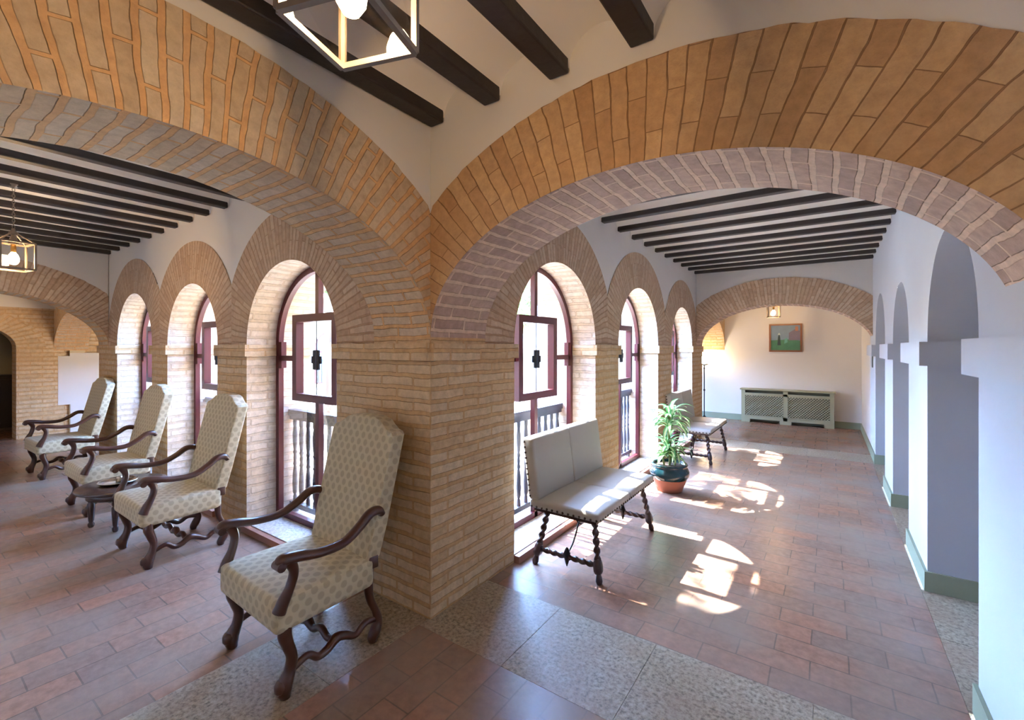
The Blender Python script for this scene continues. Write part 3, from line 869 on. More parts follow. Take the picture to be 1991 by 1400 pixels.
# ------------------------------------------------------------------ armchairs
def make_armchair():
    root = empty('armchair', (0, 0, 0))
    W = M['chair_wood']
    # seat: tapered, domed cushion
    def sf(co):
        x, y, z = co
        t = (y + 0.27) / 0.52
        x *= 1.0 - 0.09 * t
        if z > 0.4: z += 0.022 * max(0, 1 - (x / 0.3) ** 2) * max(0, 1 - ((y) / 0.28) ** 2)
        return (x, y, z)
    bm = rbox((-0.305, -0.275, 0.295), (0.305, 0.25, 0.445), 0.028, 4)
    bmesh.ops.subdivide_edges(bm, edges=[e for e in bm.edges if e.calc_length() > 0.2], cuts=6, use_grid_fill=True)
    for v in bm.verts: v.co = Vector(sf(v.co))
    bm.normal_update()
    mb = MB(); mb.from_bm(bm); mb.build('seat', M['fabric'], root)
    # back: leaning panel with a shaped crest
    half = [(0.272, 0.44), (0.285, 0.60), (0.288, 0.90), (0.288, 1.068), (0.272, 1.085), (0.236, 1.093), (0.200, 1.112), (0.160, 1.138), (0.105, 1.152)]
    outl = half + [(0, 1.16)] + [(-x, z) for x, z in reversed(half)]
    bm = bmesh.new()
    ys = 0.245; lean = 0.245
    def yy(z): return ys + (z - 0.44) * lean
    f = [bm.verts.new((x, yy(z) - 0.045, z)) for x, z in outl]
    bk = [bm.verts.new((x, yy(z) + 0.04, z)) for x, z in outl]
    fa = bm.faces.new(f); bm.faces.new(list(reversed(bk)))
    n = len(outl)
    for i in range(n):
        j = (i + 1) % n
        bm.faces.new((f[j], f[i], bk[i], bk[j]))
    bmesh.ops.recalc_face_normals(bm, faces=bm.faces[:])
    be = [e for e in bm.edges if len(e.link_faces) == 2 and any(len(q.verts) > 6 for q in e.link_faces)]
    bmesh.ops.bevel(bm, geom=be, offset=0.011, segments=2, profile=0.6, affect='EDGES')
    bm.normal_update()
    mb = MB(); mb.from_bm(bm, smooth=False); mb.build('backrest', M['fabric'], root)
    mb = MB(); mb.from_bm(rbox((-0.235, 0.232, 0.400), (0.235, 0.262, 0.432), 0.006, 2)); mb.build('back_rail', W, root)
    # the wooden posts between seat and back
    for s in (-1, 1):
        mb = MB(); mb.from_bm(rbox((s * 0.25 - 0.024, 0.215, 0.385), (s * 0.25 + 0.024, 0.275, 0.455), 0.006, 2)); mb.build('back_post', W, root)
        # front legs
        P = spline([(s * 0.275, -0.215, 0.315), (s * 0.275, -0.222, 0.275), (s * 0.276, -0.208, 0.225), (s * 0.277, -0.192, 0.17), (s * 0.277, -0.198, 0.115), (s * 0.278, -0.218, 0.07), (s * 0.277, -0.226, 0.04), (s * 0.276, -0.220, 0.0)])
        mb = MB(); mb.tube(P, interp([0.026, 0.030, 0.026, 0.024, 0.026, 0.032, 0.034, 0.024]), 12)
        mb.lathe([(0.0, -0.03), (0.02, -0.028), (0.03, -0.012), (0.03, 0.012), (0.02, 0.028), (0, 0.03)], 12, (s * 0.277, -0.238, 0.055))
        mb.build('leg', W, root)
        P = spline([(s * 0.25, 0.235, 0.39), (s * 0.25, 0.228, 0.30), (s * 0.254, 0.235, 0.225), (s * 0.258, 0.262, 0.16), (s * 0.262, 0.278, 0.10), (s * 0.263, 0.262, 0.055), (s * 0.263, 0.245, 0.025), (s * 0.263, 0.245, 0.0)])
        mb = MB(); mb.tube(P, interp([0.022, 0.024, 0.021, 0.02, 0.024, 0.03, 0.028, 0.022]), 12)
        mb.build('leg', W, root)
        # arm with its scrolled support
        P = spline([(s * 0.292, -0.255, 0.395), (s * 0.297, -0.240, 0.435), (s * 0.303, -0.212, 0.495), (s * 0.308, -0.198, 0.555), (s * 0.311, -0.212, 0.60), (s * 0.312, -0.238, 0.625)])
        ap = MB(); ap.tube(P, interp([0.03, 0.027, 0.021, 0.021, 0.024, 0.024]), 12)
        P = spline([(s * 0.312, -0.268, 0.612), (s * 0.313, -0.248, 0.628), (s * 0.315, -0.19, 0.624), (s * 0.319, -0.08, 0.603), (s * 0.314, 0.04, 0.604), (s * 0.305, 0.13, 0.645), (s * 0.298, 0.20, 0.692), (s * 0.29, 0.255, 0.695), (s * 0.285, 0.285, 0.668)])
        ap.tube(P, interp([0.02, 0.026, 0.024, 0.021, 0.021, 0.022, 0.023, 0.024, 0.018]), 12, sx=1.25)
        ap.tube([(s * 0.284, -0.265, 0.608), (s * 0.342, -0.265, 0.608)], 0.02, 12)
        ap.build('arm', W, root)
        # side stretcher
        P = spline([(s * 0.285, -0.185, 0.115), (s * 0.282, -0.12, 0.135), (s * 0.28, -0.07, 0.10), (s * 0.276, -0.02, 0.105), (s * 0.274, 0.03, 0.135), (s * 0.27, 0.08, 0.12), (s * 0.266, 0.14, 0.09), (s * 0.262, 0.20, 0.12), (s * 0.26, 0.26, 0.11)])
        mb = MB(); mb.tube(P, interp([0.015, 0.017, 0.018, 0.02, 0.024, 0.02, 0.017, 0.017, 0.015]), 10)
        mb.build('stretcher', W, root)
    P = spline([(-0.275, 0.03, 0.13), (-0.2, 0.03, 0.105), (-0.13, 0.03, 0.13), (-0.06, 0.03, 0.10), (0, 0.03, 0.125), (0.06, 0.03, 0.10), (0.13, 0.03, 0.13), (0.2, 0.03, 0.105), (0.275, 0.03, 0.13)])
    mb = MB(); mb.tube(P, interp([0.015, 0.017, 0.018, 0.018, 0.026, 0.018, 0.018, 0.017, 0.015]), 10); mb.build('stretcher', W, root)
    return root


ac = make_armchair()
chairs = [(-0.385, -0.545, -2, 'high-backed armchair with spotted fabric beside the corner pier, nearest of the row'),
          (-2.325, -0.495, 0, 'high-backed armchair with spotted fabric just right of the round table'),
          (-3.98, -0.475, 1, 'high-backed armchair with spotted fabric just left of the round table'),
          (-5.96, -0.475, 2, 'high-backed armchair with spotted fabric by the plaster patch, farthest of the row')]
for i, (x, y, r, lab) in enumerate(chairs):
    o = ac if i == 0 else copy_tree(ac)
    o.location = (x, y, 0); o.rotation_euler.z = math.radians(r)
    tag(o, lab, 'armchair', 'armchairs along the left gallery')

# ------------------------------------------------------------------ round table and dish
TX, TY = -3.25, -0.555
root = empty('side_table', (TX, TY, 0), label='low round dark wood table between two armchairs', cat='table')
mb = MB(); mb.lathe([(0.0, 0.318), (0.30, 0.318), (0.318, 0.324), (0.324, 0.336), (0.318, 0.348), (0.30, 0.354), (0.0, 0.354)], 40, cap=False); mb.build('tabletop', M['table_wood'], root)
mb = MB(); mb.lathe([(0.235, 0.26), (0.245, 0.26), (0.245, 0.319), (0.235, 0.319)], 36, cap=False); mb.build('apron', M['table_wood'], root)
for k in range(4):
    a = PI / 4 + k * PI / 2 + 0.31
    mb = MB(); mb.lathe([(0.016, 0), (0.022, 0.012), (0.024, 0.03), (0.015, 0.045), (0.02, 0.06), (0.026, 0.15), (0.028, 0.2), (0.018, 0.215), (0.026, 0.23), (0.026, 0.319)], 12, (0.215 * math.cos(a), 0.215 * math.sin(a), 0))
    mb.build('leg', M['table_wood'], root)
mb = MB(); mb.lathe([(0, 0.006), (0.10, 0.006), (0.125, 0.018), (0.14, 0.028), (0.142, 0.024), (0.125, 0.010), (0.10, 0.0), (0, 0.0)], 32, (0, 0, 0), cap=False)
mb.lathe([(0.0, 0.006), (0.03, 0.01), (0.018, 0.03), (0.03, 0.04), (0.012, 0.055), (0, 0.058)], 14, (-0.02, 0.02, 0), cap=False)
d = mb.build('dish', M['silver'], label='shiny metal dish on the low round table', cat='dish'); d.location = (TX - 0.03, TY - 0.03, 0.354)

# ------------------------------------------------------------------ benches
def make_bench(L=1.12):
    """local: y along the bench (0..L), x from the back (0) to the front"""
    root = empty('bench', (0, 0, 0))
    Wd = M['bench_wood']
    h = L / 2
    def pad(name, parts, smooth=True):
        mb = MB()
        for bm in parts: mb.from_bm(bm, smooth=smooth)
        return mb.build(name, M['bench_cloth'], root)
    def dome(co):
        x, y, z = co
        if z > 0.44:
            yl = (y % h) / h
            z += 0.02 * max(0, 1 - (2 * yl - 1) ** 2) ** 0.5 * max(0, 1 - ((x - 0.27) / 0.29) ** 2)
        return (x, y, z)
    parts = []
    for k in range(2):
        bm = rbox((0.0, k * h + 0.001, 0.405), (0.54, (k + 1) * h - 0.001, 0.465), 0.018, 3)
        bmesh.ops.subdivide_edges(bm, edges=[e for e in bm.edges if e.calc_length() > 0.2], cuts=6, use_grid_fill=True)
        for v in bm.verts: v.co = Vector(dome((v.co.x, v.co.y - k * h * 0, v.co.z)))
        bm.normal_update(); parts.append(bm)
    pad('seat', parts)
    parts = []
    def lean(co):
        x, y, z = co
        return (x - 0.13 * (z - 0.44), y, z)
    for k in range(2):
        bm = rbox((-0.005, k * h + 0.001, 0.465), (0.085, (k + 1) * h - 0.001, 0.90), 0.018, 3)
        for v in bm.verts: v.co = Vector(lean(v.co))
        bm.normal_update(); parts.append(bm)
    pad('backrest', parts)
    # rail under the seat and rows of domed nails
    mb = MB(); mb.box((0.03, 0.02, 0.385), (0.51, L - 0.02, 0.407)); mb.build('seat_frame', Wd, root)
    rows = [[Vector((math.cos(2 * PI * q / 8) * r, math.sin(2 * PI * q / 8) * r, hgt)) for q in range(8)] for r, hgt in ((0.0088, -0.001), (0.0072, 0.004), (0.001, 0.006))]
    nl = MB(); nl.grid(rows, 0, True, True)
    proto = []
    def nail(p, n):
        if not proto: o = nl.build('nail', M['nail'], root); proto.append(o)
        else:
            o = proto[0].copy(); COL.objects.link(o)
        o.location = p; o.rotation_euler = Vector(n).to_track_quat('Z', 'Y').to_euler()
    n = 13
    for k in range(n):
        x = 0.02 + 0.5 * k / (n - 1)
        nail((x, 0.0, 0.42), (0, -1, 0)); nail((x, L, 0.42), (0, 1, 0))
    for k in range(11):
        z = 0.49 + 0.38 * k / 10; x = 0.012 - 0.13 * (z - 0.44)
        nail((x, 0.0, z), (0, -1, 0)); nail((x, L, z), (0, 1, 0))
    for k in range(28):
        nail((0.54, 0.02 + (L - 0.04) * k / 27, 0.42), (1, 0, 0))
    for (ys, sgn) in ((0.07, -1), (L - 0.07, 1)):
        for xs, sx in ((0.10, -1), (0.46, 1)):
            top = Vector((xs, ys + -sgn * 0.03, 0.39)); bot = Vector((xs + sx * 0.07, ys + sgn * 0.045, 0.0))
            def at(z): return bot + (top - bot) * (z / 0.39)
            mb = MB()
            mb.tube([at(z) for z in (0, 0.02, 0.045, 0.06)], [0.016, 0.024, 0.02, 0.016], 12)
            mb.tube([at(z) for z in (0.06, 0.075, 0.10, 0.135, 0.15)], [0.022, 0.032, 0.034, 0.03, 0.02], 4, up=(1, 1, 0))
            pts = [at(0.14 + 0.215 * i / 36) for i in range(37)]
            mb.tube(pts, 0.0185, 14, twist=(2, 0.34, 2 * PI / 0.11))
            mb.tube([at(z) for z in (0.35, 0.365, 0.392)], [0.02, 0.027, 0.027], 4, up=(1, 1, 0))
            mb.build('leg', Wd, root)
        x0 = Vector((0.10 - 0.05, ys + sgn * 0.025, 0.11)); x1 = Vector((0.46 + 0.05, ys + sgn * 0.025, 0.11))
        mb = MB(); pts = [x0 + (x1 - x0) * (i / 40) for i in range(41)]
        mb.tube(pts, 0.0165, 12, twist=(2, 0.34, 2 * PI / 0.11)); mb.build('stretcher', Wd, root)
        # curled iron brace from the seat to the stretcher, ending in a leaf drop
        mb = MB()
        y0 = ys + sgn * 0.025
        P = spline([(0.28, ys - sgn * 0.32, 0.385), (0.28, ys - sgn * 0.25, 0.33), (0.28, ys - sgn * 0.17, 0.30), (0.28, ys - sgn * 0.10, 0.21), (0.28, ys - sgn * 0.05, 0.16), (0.28, y0, 0.125)])
        mb.tube(P, 0.006, 8)
        P = [Vector((0.28 + 0.03 * math.cos(t), ys - sgn * 0.18, 0.30 + 0.03 * math.sin(t))) for t in [i * PI / 8 for i in range(14)]]
        mb.tube(P, 0.0045, 6)
        mb.lathe([(0.004, -0.055), (0.012, -0.03), (0.02, 0.0), (0.026, 0.03), (0.014, 0.06), (0.004, 0.075)], 8, (0.28, y0, 0.10))
        mb.build('iron_brace', M['iron'], root)
    return root


bn = make_bench()
tag(bn, 'two-seat pale leather bench with twisted legs in front of the first right window', 'bench', 'benches along the right gallery')
bn.location = (0.10, 0.88, 0)
b2 = copy_tree(bn); b2.location = (0.06, 4.50, 0)
tag(b2, 'two-seat pale leather bench with twisted legs beyond the potted plant', 'bench', 'benches along the right gallery')

# ------------------------------------------------------------------ potted plant
root = empty('potted_plant', (0.44, 3.16, 0), label='variegated leafy plant in a half-glazed clay pot between the two benches', cat='plant')
mb = MB(); mb.lathe([(0.12, 0.0), (0.128, 0.0), (0.15, 0.06), (0.175, 0.125), (0.182, 0.142)], 32, cap=True); mb.build('pot', M['pot_clay'], root, label='bare clay base of the pot')
mb = MB(); mb.lathe([(0.182, 0.138), (0.196, 0.16), (0.205, 0.19), (0.205, 0.215), (0.19, 0.245), (0.178, 0.262), (0.185, 0.272), (0.19, 0.285), (0.185, 0.296), (0.165, 0.296), (0.160, 0.25)], 32, cap=False); mb.build('glazed_rim', M['pot_glaze'], root, label='dark teal glazed shoulder of the pot')
mb = MB(); mb.lathe([(0.0, 0.272), (0.165, 0.268)], 24, cap=False); mb.build('soil', M['soil'], root)
mb = MB(); mb.tube(spline([(0.0, 0, 0.26), (0.01, 0.01, 0.45), (-0.01, 0.0, 0.62), (0.0, 0, 0.80)]), 0.014, 8); mb.tube(spline([(-0.05, -0.02, 0.26), (-0.06, -0.03, 0.36), (-0.05, -0.03, 0.42)]), 0.012, 8); mb.tube(spline([(0.05, 0.02, 0.26), (0.06, 0.02, 0.36), (0.06, 0.03, 0.46)]), 0.012, 8)
mb.build('stem', M['stem'], root)


def leaf(mb, p, az, L, w, up, droop, rnd):
    rows = []; uvs = []
    n = 9
    d = Vector((math.cos(az), math.sin(az), 0)); sd = Vector((-math.sin(az), math.cos(az), 0))
    pos = Vector(p); ang = up
    for i in range(n + 1):
        t = i / n
        ww = w * (math.sin(PI * min(1, 0.12 + 0.88 * t)) ** 0.7) * (1 if t < 1 else 0.02)
        nrm = Vector((-d.x * math.sin(ang), -d.y * math.sin(ang), math.cos(ang)))
        rows.append([pos - sd * ww + nrm * ww * 0.35, pos, pos + sd * ww + nrm * ww * 0.35]); uvs.append([(-1, t), (0, t), (1, t)])
        pos = pos + (d * math.cos(ang) + Vector((0, 0, math.sin(ang)))) * (L / n)
        ang -= droop / n
    mb.grid(rows, 0, True, False, uvs)


rnd = random.Random(4)
for name, cz, cnt, LL, sx in (('foliage', 0.74, 46, 0.30, (0.0, 0.0)), ('foliage', 0.42, 34, 0.25, (-0.02, 0.0))):
    mb = MB()
    for k in range(cnt):
        az = k * 2.399 + rnd.uniform(-.2, .2)
        t = k / cnt
        leaf(mb, (sx[0] + rnd.uniform(-.02, .02), sx[1] + rnd.uniform(-.02, .02), cz - 0.08 + 0.17 * t), az, LL * rnd.uniform(0.8, 1.1), rnd.uniform(0.020, 0.029), 0.55 + 0.75 * t + rnd.uniform(-.15, .15), rnd.uniform(1.6, 2.5), rnd)
    if cz < 0.5:
        for k in range(22):
            az = k * 2.399; q = (-0.05, -0.03) if k % 2 else (0.06, 0.03)
            leaf(mb, (q[0], q[1], 0.40 + rnd.uniform(-.05, .06)), az, rnd.uniform(0.18, 0.26), 0.019, rnd.uniform(0.3, 1.1), rnd.uniform(1.5, 2.4), rnd)
    mb.build(name, M['leaf'], root)

# ------------------------------------------------------------------ lanterns
def make_lantern(top, power):
    root = empty('lantern', (0, 0, 0))
    s, H, t = 0.095, 0.205, 0.0065
    fr = MB()
    for x in (-1, 1):
        for y in (-1, 1):
            fr.box((x * s - t, y * s - t, 0), (x * s + t, y * s + t, H))
    for z in (0, H):
        for k in (-1, 1):
            fr.box((-s, k * s - t, z - t), (s, k * s + t, z + t)); fr.box((k * s - t, -s, z - t), (k * s + t, s, z + t))
    fr.build('frame', M['bronze'], root)
    rf = MB()
    for k in range(4):
        a0 = PI / 4 + k * PI / 2; a1 = a0 + PI / 2
        r = s * 1.414
        p0 = (r * math.cos(a0), r * math.sin(a0)); p1 = (r * math.cos(a1), r * math.sin(a1))
        rf.tube([(p0[0], p0[1], H), (p0[0] * 0.15, p0[1] * 0.15, H + 0.075)], 0.005, 6)
    rf.lathe([(0.028, H + 0.065), (0.028, H + 0.08), (0.012, H + 0.095), (0.012, H + 0.11), (0.0, H + 0.112)], 12)
    rf.lathe([(0.03, H - 0.012), (0.03, H + 0.004), (0.01, H + 0.07)], 12)
    rf.build('cap', M['bronze'], root)
    gl = MB()
    for k in (-1, 1):
        gl.face([(-s, k * s, 0), (s, k * s, 0), (s, k * s, H), (-s, k * s, H)]); gl.face([(k * s, -s, 0), (k * s, s, 0), (k * s, s, H), (k * s, -s, H)])
    gl.build('pane', M['lantern_glass'], root)
    so = MB(); so.lathe([(0.012, H - 0.075), (0.016, H - 0.07), (0.016, H - 0.01), (0.0, H - 0.01)], 12); so.build('bulb_socket', M['brass'], root)
    bl = MB(); bl.lathe([(0.0, H - 0.17), (0.018, H - 0.165), (0.030, H - 0.145), (0.033, H - 0.122), (0.025, H - 0.095), (0.012, H - 0.075)], 14, cap=False)
    m = plain('lantern_bulb', (255, 245, 225), 0.5, emit=((255, 208, 150), power))
    bl.build('bulb', m, root)
    ch = MB(); z = H + 0.112; k = 0
    while z < top - 0.03:
        ang = 0 if k % 2 else PI / 2
        P = [Vector((0.008 * math.cos(q) * math.cos(ang), 0.008 * math.cos(q) * math.sin(ang), z + 0.013 + 0.015 * math.sin(q))) for q in [j * 2 * PI / 10 for j in range(11)]]
        ch.tube(P, 0.0022, 5, cap=False); z += 0.024; k += 1
    ch.lathe([(0.0, top - 0.03), (0.02, top - 0.028), (0.035, top - 0.008), (0.035, top)], 14)
    ch.build('chain', M['bronze'], root)
    return root


la = make_lantern(0.66, 270.0)
la.location = (1.043, -1.254, 2.205); la.rotation_euler.z = math.radians(18)
tag(la, 'glass lantern with a lit bulb under the beams of the corner bay, nearest and largest', 'lantern', 'glass ceiling lanterns')
lb = copy_tree(la); lb.location = (-3.33, -1.2, 2.16); lb.rotation_euler.z = math.radians(8)
tag(lb, 'glass lantern with a lit bulb hanging in the left gallery', 'lantern', 'glass ceiling lanterns')
lc = copy_tree(la); lc.location = (1.02, 7.85, 2.12); lc.rotation_euler.z = math.radians(12)
tag(lc, 'glass lantern with a lit bulb hanging in the far bay above the painting', 'lantern', 'glass ceiling lanterns')
ld = copy_tree(la); ld.location = (-8.0, -1.2, 2.14); ld.rotation_euler.z = math.radians(5)  # out of view, added to light the far left bay
tag(ld, 'unseen glass lantern with a lit bulb, added to light the brick end wall of the far left bay', 'lantern', 'glass ceiling lanterns')

# ------------------------------------------------------------------ far bay: radiator cover, painting, floor lamp
RX0, RX1, RY = 0.36, 1.95, 8.68
root = empty('radiator_cover', ((RX0 + RX1) / 2, 8.79, 0), label='sage green radiator cover with two lattice panels under the painting', cat='radiator cover')
cx = (RX0 + RX1) / 2
def loc(x, y, z): return (x - cx, y - 8.79, z)
mb = MB()
def bx(x0, y0, z0, x1, y1, z1): mb.box(loc(x0, y0, z0), loc(x1, y1, z1))
HT = 0.70
bx(RX0, RY, 0, RX0 + 0.07, RY + 0.03, HT - 0.03); bx(RX1 - 0.07, RY, 0, RX1, RY + 0.03, HT - 0.03); bx(cx - 0.04, RY, 0.07, cx + 0.04, RY + 0.03, HT - 0.03)
bx(RX0 + 0.07, RY, 0.07, RX1 - 0.07, RY + 0.03, 0.14); bx(RX0 + 0.07, RY, HT - 0.14, RX1 - 0.07, RY + 0.03, HT - 0.09)
bx(RX0, RY + 0.03, 0, RX0 + 0.025, 8.895, HT - 0.03); bx(RX1 - 0.025, RY + 0.03, 0, RX1, 8.895, HT - 0.03)
bx(RX0 + 0.07, RY, 0, RX0 + 0.16, RY + 0.03, 0.07); bx(RX1 - 0.16, RY, 0, RX1 - 0.07, RY + 0.03, 0.07); bx(cx - 0.1, RY, 0.0, cx + 0.1, RY + 0.03, 0.07)
mb.build('case', M['sage'], root)
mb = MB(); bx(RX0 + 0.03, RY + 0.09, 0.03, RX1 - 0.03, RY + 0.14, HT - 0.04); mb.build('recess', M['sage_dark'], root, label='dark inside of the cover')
mb = MB(); mb.from_bm(rbox(loc(RX0 - 0.025, RY - 0.03, HT - 0.03), loc(RX1 + 0.025, 8.895, HT), 0.008, 2), smooth=False); mb.build('top', M['sage'], root)
for (x0, x1) in ((RX0 + 0.07, cx - 0.04), (cx + 0.04, RX1 - 0.07)):
    mb = MB(); z0, z1 = 0.14, HT - 0.14; hgt = z1 - z0
    for sg in (1, -1):
        k = x0 - hgt
        while k < x1:
            # a slat rising at 45 degrees, clipped to the panel
            xa, xb = k, k + hgt
            ta = max(0, (x0 - xa) / hgt); tb = min(1, (x1 - xa) / hgt)
            if tb - ta > 0.02:
                pa = (xa + hgt * ta, z0 + hgt * ta) if sg == 1 else (xa + hgt * ta, z1 - hgt * ta)
                pb = (xa + hgt * tb, z0 + hgt * tb) if sg == 1 else (xa + hgt * tb, z1 - hgt * tb)
                y = RY + (0.014 if sg == 1 else 0.022)
                mb.tube([loc(pa[0], y, pa[1]), loc(pb[0], y, pb[1])], 0.0085, 4)
            k += 0.048
    mb.build('lattice_panel', M['sage'], root)

root = empty('painting', (1.14, 8.885, 1.75), label='small landscape painting in a brown frame on the far white wall', cat='painting')
mb = MB()
w, h, t = 0.288, 0.285, 0.032
for a, b in (((-w, -0.025, -h), (w, 0.012, -h + t)), ((-w, -0.025, h - t), (w, 0.012, h)), ((-w, -0.025, -h + t), (-w + t, 0.012, h - t)), ((w - t, -0.025, -h + t), (w, 0.012, h - t))): mb.box(a, b)
mb.build('frame', M['gold_frame'], root)
mb = MB(); mb.box((-w + t, -0.008, -h + t), (w - t, 0.012, h - t), 0)
def patch(pts, m, lift): mb.face([(x, -0.008 - lift, z) for x, z in pts], None, m)
patch([(-.255, -.25), (.255, -.25), (.255, -.06), (.1, -.03), (-.255, -.05)], 1, 0.0006)
patch([(.06, -.05), (.25, -.05), (.25, .14), (.16, .17), (.06, .10)], 2, 0.0009)
patch([(.17, .14), (.22, .14), (.22, .23), (.17, .23)], 3, 0.0012)
patch([(-.14, -.15), (-.08, -.15), (-.09, .0), (-.10, .06), (-.12, .06), (-.13, 0)], 4, 0.0012)
patch([(-.135, .06), (-.085, .06), (-.1, .10), (-.12, .10)], 5, 0.0012)
patch([(-.02, -.12), (.04, -.09), (.03, .0), (-.01, -.02)], 6, 0.0012)
mb.build('canvas', [plain('paint_sky', (120, 142, 156), .6, noise=.15), plain('paint_grass', (70, 122, 88), .6, noise=.25), plain('paint_mauve', (116, 106, 118), .6, noise=.2), plain('paint_ochre', (170, 112, 80), .6), plain('paint_dark', (38, 58, 56), .6), plain('paint_white', (176, 190, 184), .6), plain('paint_teal', (96, 160, 140), .6)], root)

root = empty('floor_lamp', (-0.36, 8.62, 0), label='black standing floor lamp glowing in the far corner beyond the brick arch', cat='lamp')
mb = MB(); mb.lathe([(0.13, 0.0), (0.13, 0.012), (0.05, 0.03), (0.02, 0.06), (0.014, 0.08)], 20); mb.build('base', M['iron'], root)
mb = MB(); mb.lathe([(0.011, 0.07), (0.011, 0.60), (0.02, 0.61), (0.02, 0.64), (0.011, 0.65), (0.011, 1.08), (0.02, 1.09), (0.012, 1.12), (0.012, 1.17)], 12); mb.build('pole', M['iron'], root)
mb = MB(); mb.lathe([(0.012, 1.16), (0.06, 1.175), (0.105, 1.19), (0.105, 1.195), (0.05, 1.185), (0.0, 1.182)], 24, cap=False); mb.build('saucer', M['iron'], root)
mb = MB(); mb.lathe([(0.0, 1.19), (0.04, 1.2), (0.062, 1.25), (0.06, 1.31), (0.04, 1.36), (0.0, 1.38)], 20, cap=False)
mb.build('lamp_shade', plain('lamp_shade_glow', (255, 240, 210), .5, emit=((255, 222, 176), 110.0)), root, label='glowing pale glass shade')

mb = MB(); mb.from_bm(rbox((-0.008, -0.04, -0.08), (0.006, 0.04, 0.08), 0.003, 2), smooth=False)
mb.box((-0.0095, -0.028, -0.066), (-0.0078, 0.028, 0.066))
o = mb.build('wall_plate', plain('plate_grey', (98, 98, 92), .4), label='small dark upright plate on the far white pier below its capital', cat='wall plate'); o.location = (2.365, 6.28, 1.35)

# dark cabinet in the room behind the far doorway
root = empty('cabinet', (-11.4, -0.75, 0), label='dark wooden cabinet in the room behind the far brick doorway', cat='cabinet')
mb = MB(); mb.box((-0.25, -0.7, 0.06), (0.25, 0.75, 0.98)); mb.build('body', M['dark_wood'], root)
mb = MB(); mb.from_bm(rbox((-0.27, -0.73, 0.98), (0.28, 0.78, 1.02), 0.008, 2), smooth=False); mb.build('top', M['dark_wood'], root)
for y0, y1 in ((-0.68, 0.0), (0.03, 0.73)):
    mb = MB(); mb.from_bm(rbox((0.25, y0, 0.1), (0.268, y1, 0.94), 0.004, 2), smooth=False); dr = mb.build('door', M['dark_wood'], root)
    mb = MB(); mb.lathe([(0.0, 0.0), (0.012, 0.004), (0.012, 0.014), (0, 0.018)], 10, (0.274, y0 + 0.62 if y0 < 0 else y0 + 0.06, 0.5), cap=False); mb.build('knob', M['brass'], dr)
mb = MB(); mb.box((-0.22, -0.66, 0.0), (0.22, 0.7, 0.06)); mb.build('plinth', M['dark_wood'], root)

# ------------------------------------------------------------------ the courtyard
GZ = -3.6
mb = MB(); mb.box((-22, 0.6, GZ - 0.2), (-0.6, 22, GZ)); mb.build('ground', M['paving'], kind='structure', label='pale paving of the courtyard below the windows')


def gallery(name, loc_, rz, Lg, label):
    """opposite range of the cloister: rendered wall, tiled roof, red arched windows"""
    root = empty(name, loc_, rz, label=label, cat='building')
    mb = MB(); mb.box((-Lg / 2, 0, 0), (Lg / 2, 3.0, 7.2)); mb.build('wall', M['render_wall'], root)
    mb = MB()
    mb.face([(-Lg / 2 - .4, -0.6, 7.1), (Lg / 2 + .4, -0.6, 7.1), (Lg / 2 + .4, 3.4, 8.6), (-Lg / 2 - .4, 3.4, 8.6)])
    mb.face([(-Lg / 2 - .4, -0.6, 7.2), (Lg / 2 + .4, -0.6, 7.2), (Lg / 2 + .4, 3.4, 8.7), (-Lg / 2 - .4, 3.4, 8.7)])
    mb.face([(-Lg / 2 - .4, -0.6, 7.1), (Lg / 2 + .4, -0.6, 7.1), (Lg / 2 + .4, -0.6, 7.2), (-Lg / 2 - .4, -0.6, 7.2)])
    mb.build('roof', M['roof'], root)
    n = int(Lg / 2.4)
    for k in range(n):
        x = -Lg / 2 + Lg * (k + 0.5) / n
        mb = MB(); r = 0.72; zs = 5.1
        pts = [(x - r, -0.02, 3.66), (x + r, -0.02, 3.66)] + [(x + r * math.cos(i * PI / 16), -0.02, zs + r * math.sin(i * PI / 16)) for i in range(17)]
        mb.face(pts, None, 1)
        P = [(x - r, -0.03, 3.66)] + [(x - r * math.cos(i * PI / 20), -0.03, zs + r * math.sin(i * PI / 20)) for i in range(21)] + [(x + r, -0.03, 3.66)]
        mb.tube(P, 0.035, 4); mb.box((x - 0.025, -0.05, 3.66), (x + 0.025, -0.01, zs + r)); mb.box((x - r, -0.05, 4.95), (x + r, -0.01, 5.0))
        mb.box((x - r, -0.05, 3.64), (x + r, -0.01, 3.7))
        mb.build('window', [M['red_paint'], plain('far_glass', (120, 130, 140), .1)], root)
        mb = MB(); mb.box((x - r, -0.14, 4.6), (x + r, -0.08, 4.66))
        for j in range(9):
            mb.box((x - r + 2 * r * (j + .5) / 9 - .018, -0.13, 3.7), (x - r + 2 * r * (j + .5) / 9 + .018, -0.09, 4.6))
        mb.build('balustrade', M['rail'], root)
    return root


gallery('gallery_building', (-7.0, 13.5, GZ), 0.0, 13.5, 'pale two-storey range with red arched windows across the courtyard, seen from the left gallery')
gallery('gallery_building', (-15.5, 6.8, GZ), PI / 2, 13.0, 'pale two-storey range with red arched windows across the courtyard, seen from the right gallery')


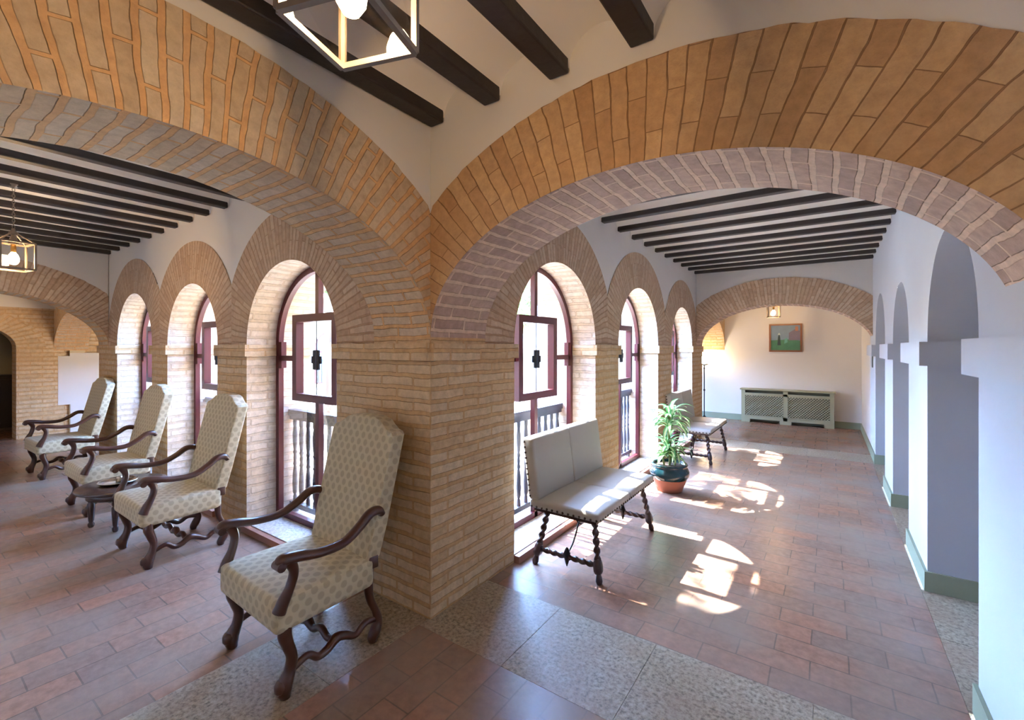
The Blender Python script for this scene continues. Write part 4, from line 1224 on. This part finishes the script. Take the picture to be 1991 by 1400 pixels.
def tree_crown(seed, blobs, n, size):
    r = random.Random(seed)
    mb = MB()
    for _ in range(n):
        bx_, by_, bz_, br = r.choice(blobs)
        while True:
            q = Vector((r.uniform(-1, 1), r.uniform(-1, 1), r.uniform(-1, 1)))
            if 0.3 < q.length < 1: break
        p = Vector((bx_, by_, bz_)) + q * br
        a = Vector((r.gauss(0, 1), r.gauss(0, 1), r.gauss(0, 1))).normalized(); b = a.orthogonal().normalized()
        s = size * r.uniform(0.6, 1.2)
        mb.face([p - a * s, p - b * s * 0.45, p + a * s, p + b * s * 0.45], [(-1, 0), (0, 0), (1, 0), (0, 1)])
    return mb


def make_tree(seed, lift=0.0, leaves=3000):
    root = empty('tree', (0, 0, 0))
    r = random.Random(seed)
    mb = MB(); mb.tube(spline([(0, 0, 0), (0.05, 0.03, 2.2), (-0.05, 0.0, 4.5), (0.0, 0.05, 7.0 + lift)]), interp([0.16, 0.13, 0.1, 0.04]), 10)
    for k in range(6):
        a = k * 1.1; z = 4.6 + 0.45 * k + lift
        mb.tube(spline([(0, 0, z), (0.35 * math.cos(a), 0.35 * math.sin(a), z + .4), (0.7 * math.cos(a), 0.7 * math.sin(a), z + .6)], 4), interp([0.05, 0.035, 0.012], 4), 6)
    mb.build('trunk', M['bark'], root)
    blobs = [(b_[0], b_[1], b_[2] + lift, b_[3]) for b_ in [(0.62 * math.cos(k * 1.1) + r.uniform(-.1, .1), 0.62 * math.sin(k * 1.1) + r.uniform(-.1, .1), 5.2 + 0.45 * k + r.uniform(-.3, .3), r.uniform(0.32, 0.48)) for k in range(7)] + [(0, 0, 8.2, 0.7), (0, 0, 6.4, 0.5)]]
    tree_crown(seed, blobs, leaves, 0.085).build('crown', M['tree_leaf'], root)
    return root


t0 = make_tree(3, 3.0); t1 = make_tree(5, 0.6); t2 = make_tree(8, 3.0, 1500)
spots = [(-5.5, 1.3, 'leafy tree straight out from the first window of the right gallery'), (-5.6, 3.6, 'leafy tree straight out from the second window of the right gallery'),
         (-5.4, 5.8, 'leafy tree straight out from the third window of the right gallery'), (-4.2, 7.4, 'leafy tree in the courtyard, seen through the window left of the corner pier'), (-8.6, 4.9, 'leafy tree deep in the courtyard')]
for i, (x, y, lab) in enumerate(spots):
    o = (t0, t2, None, t1, None)[i] or copy_tree(t2 if i == 2 else t1)
    o.location = (x, y, GZ); o.rotation_euler.z = i * 1.7
    tag(o, lab, 'tree', 'courtyard trees')
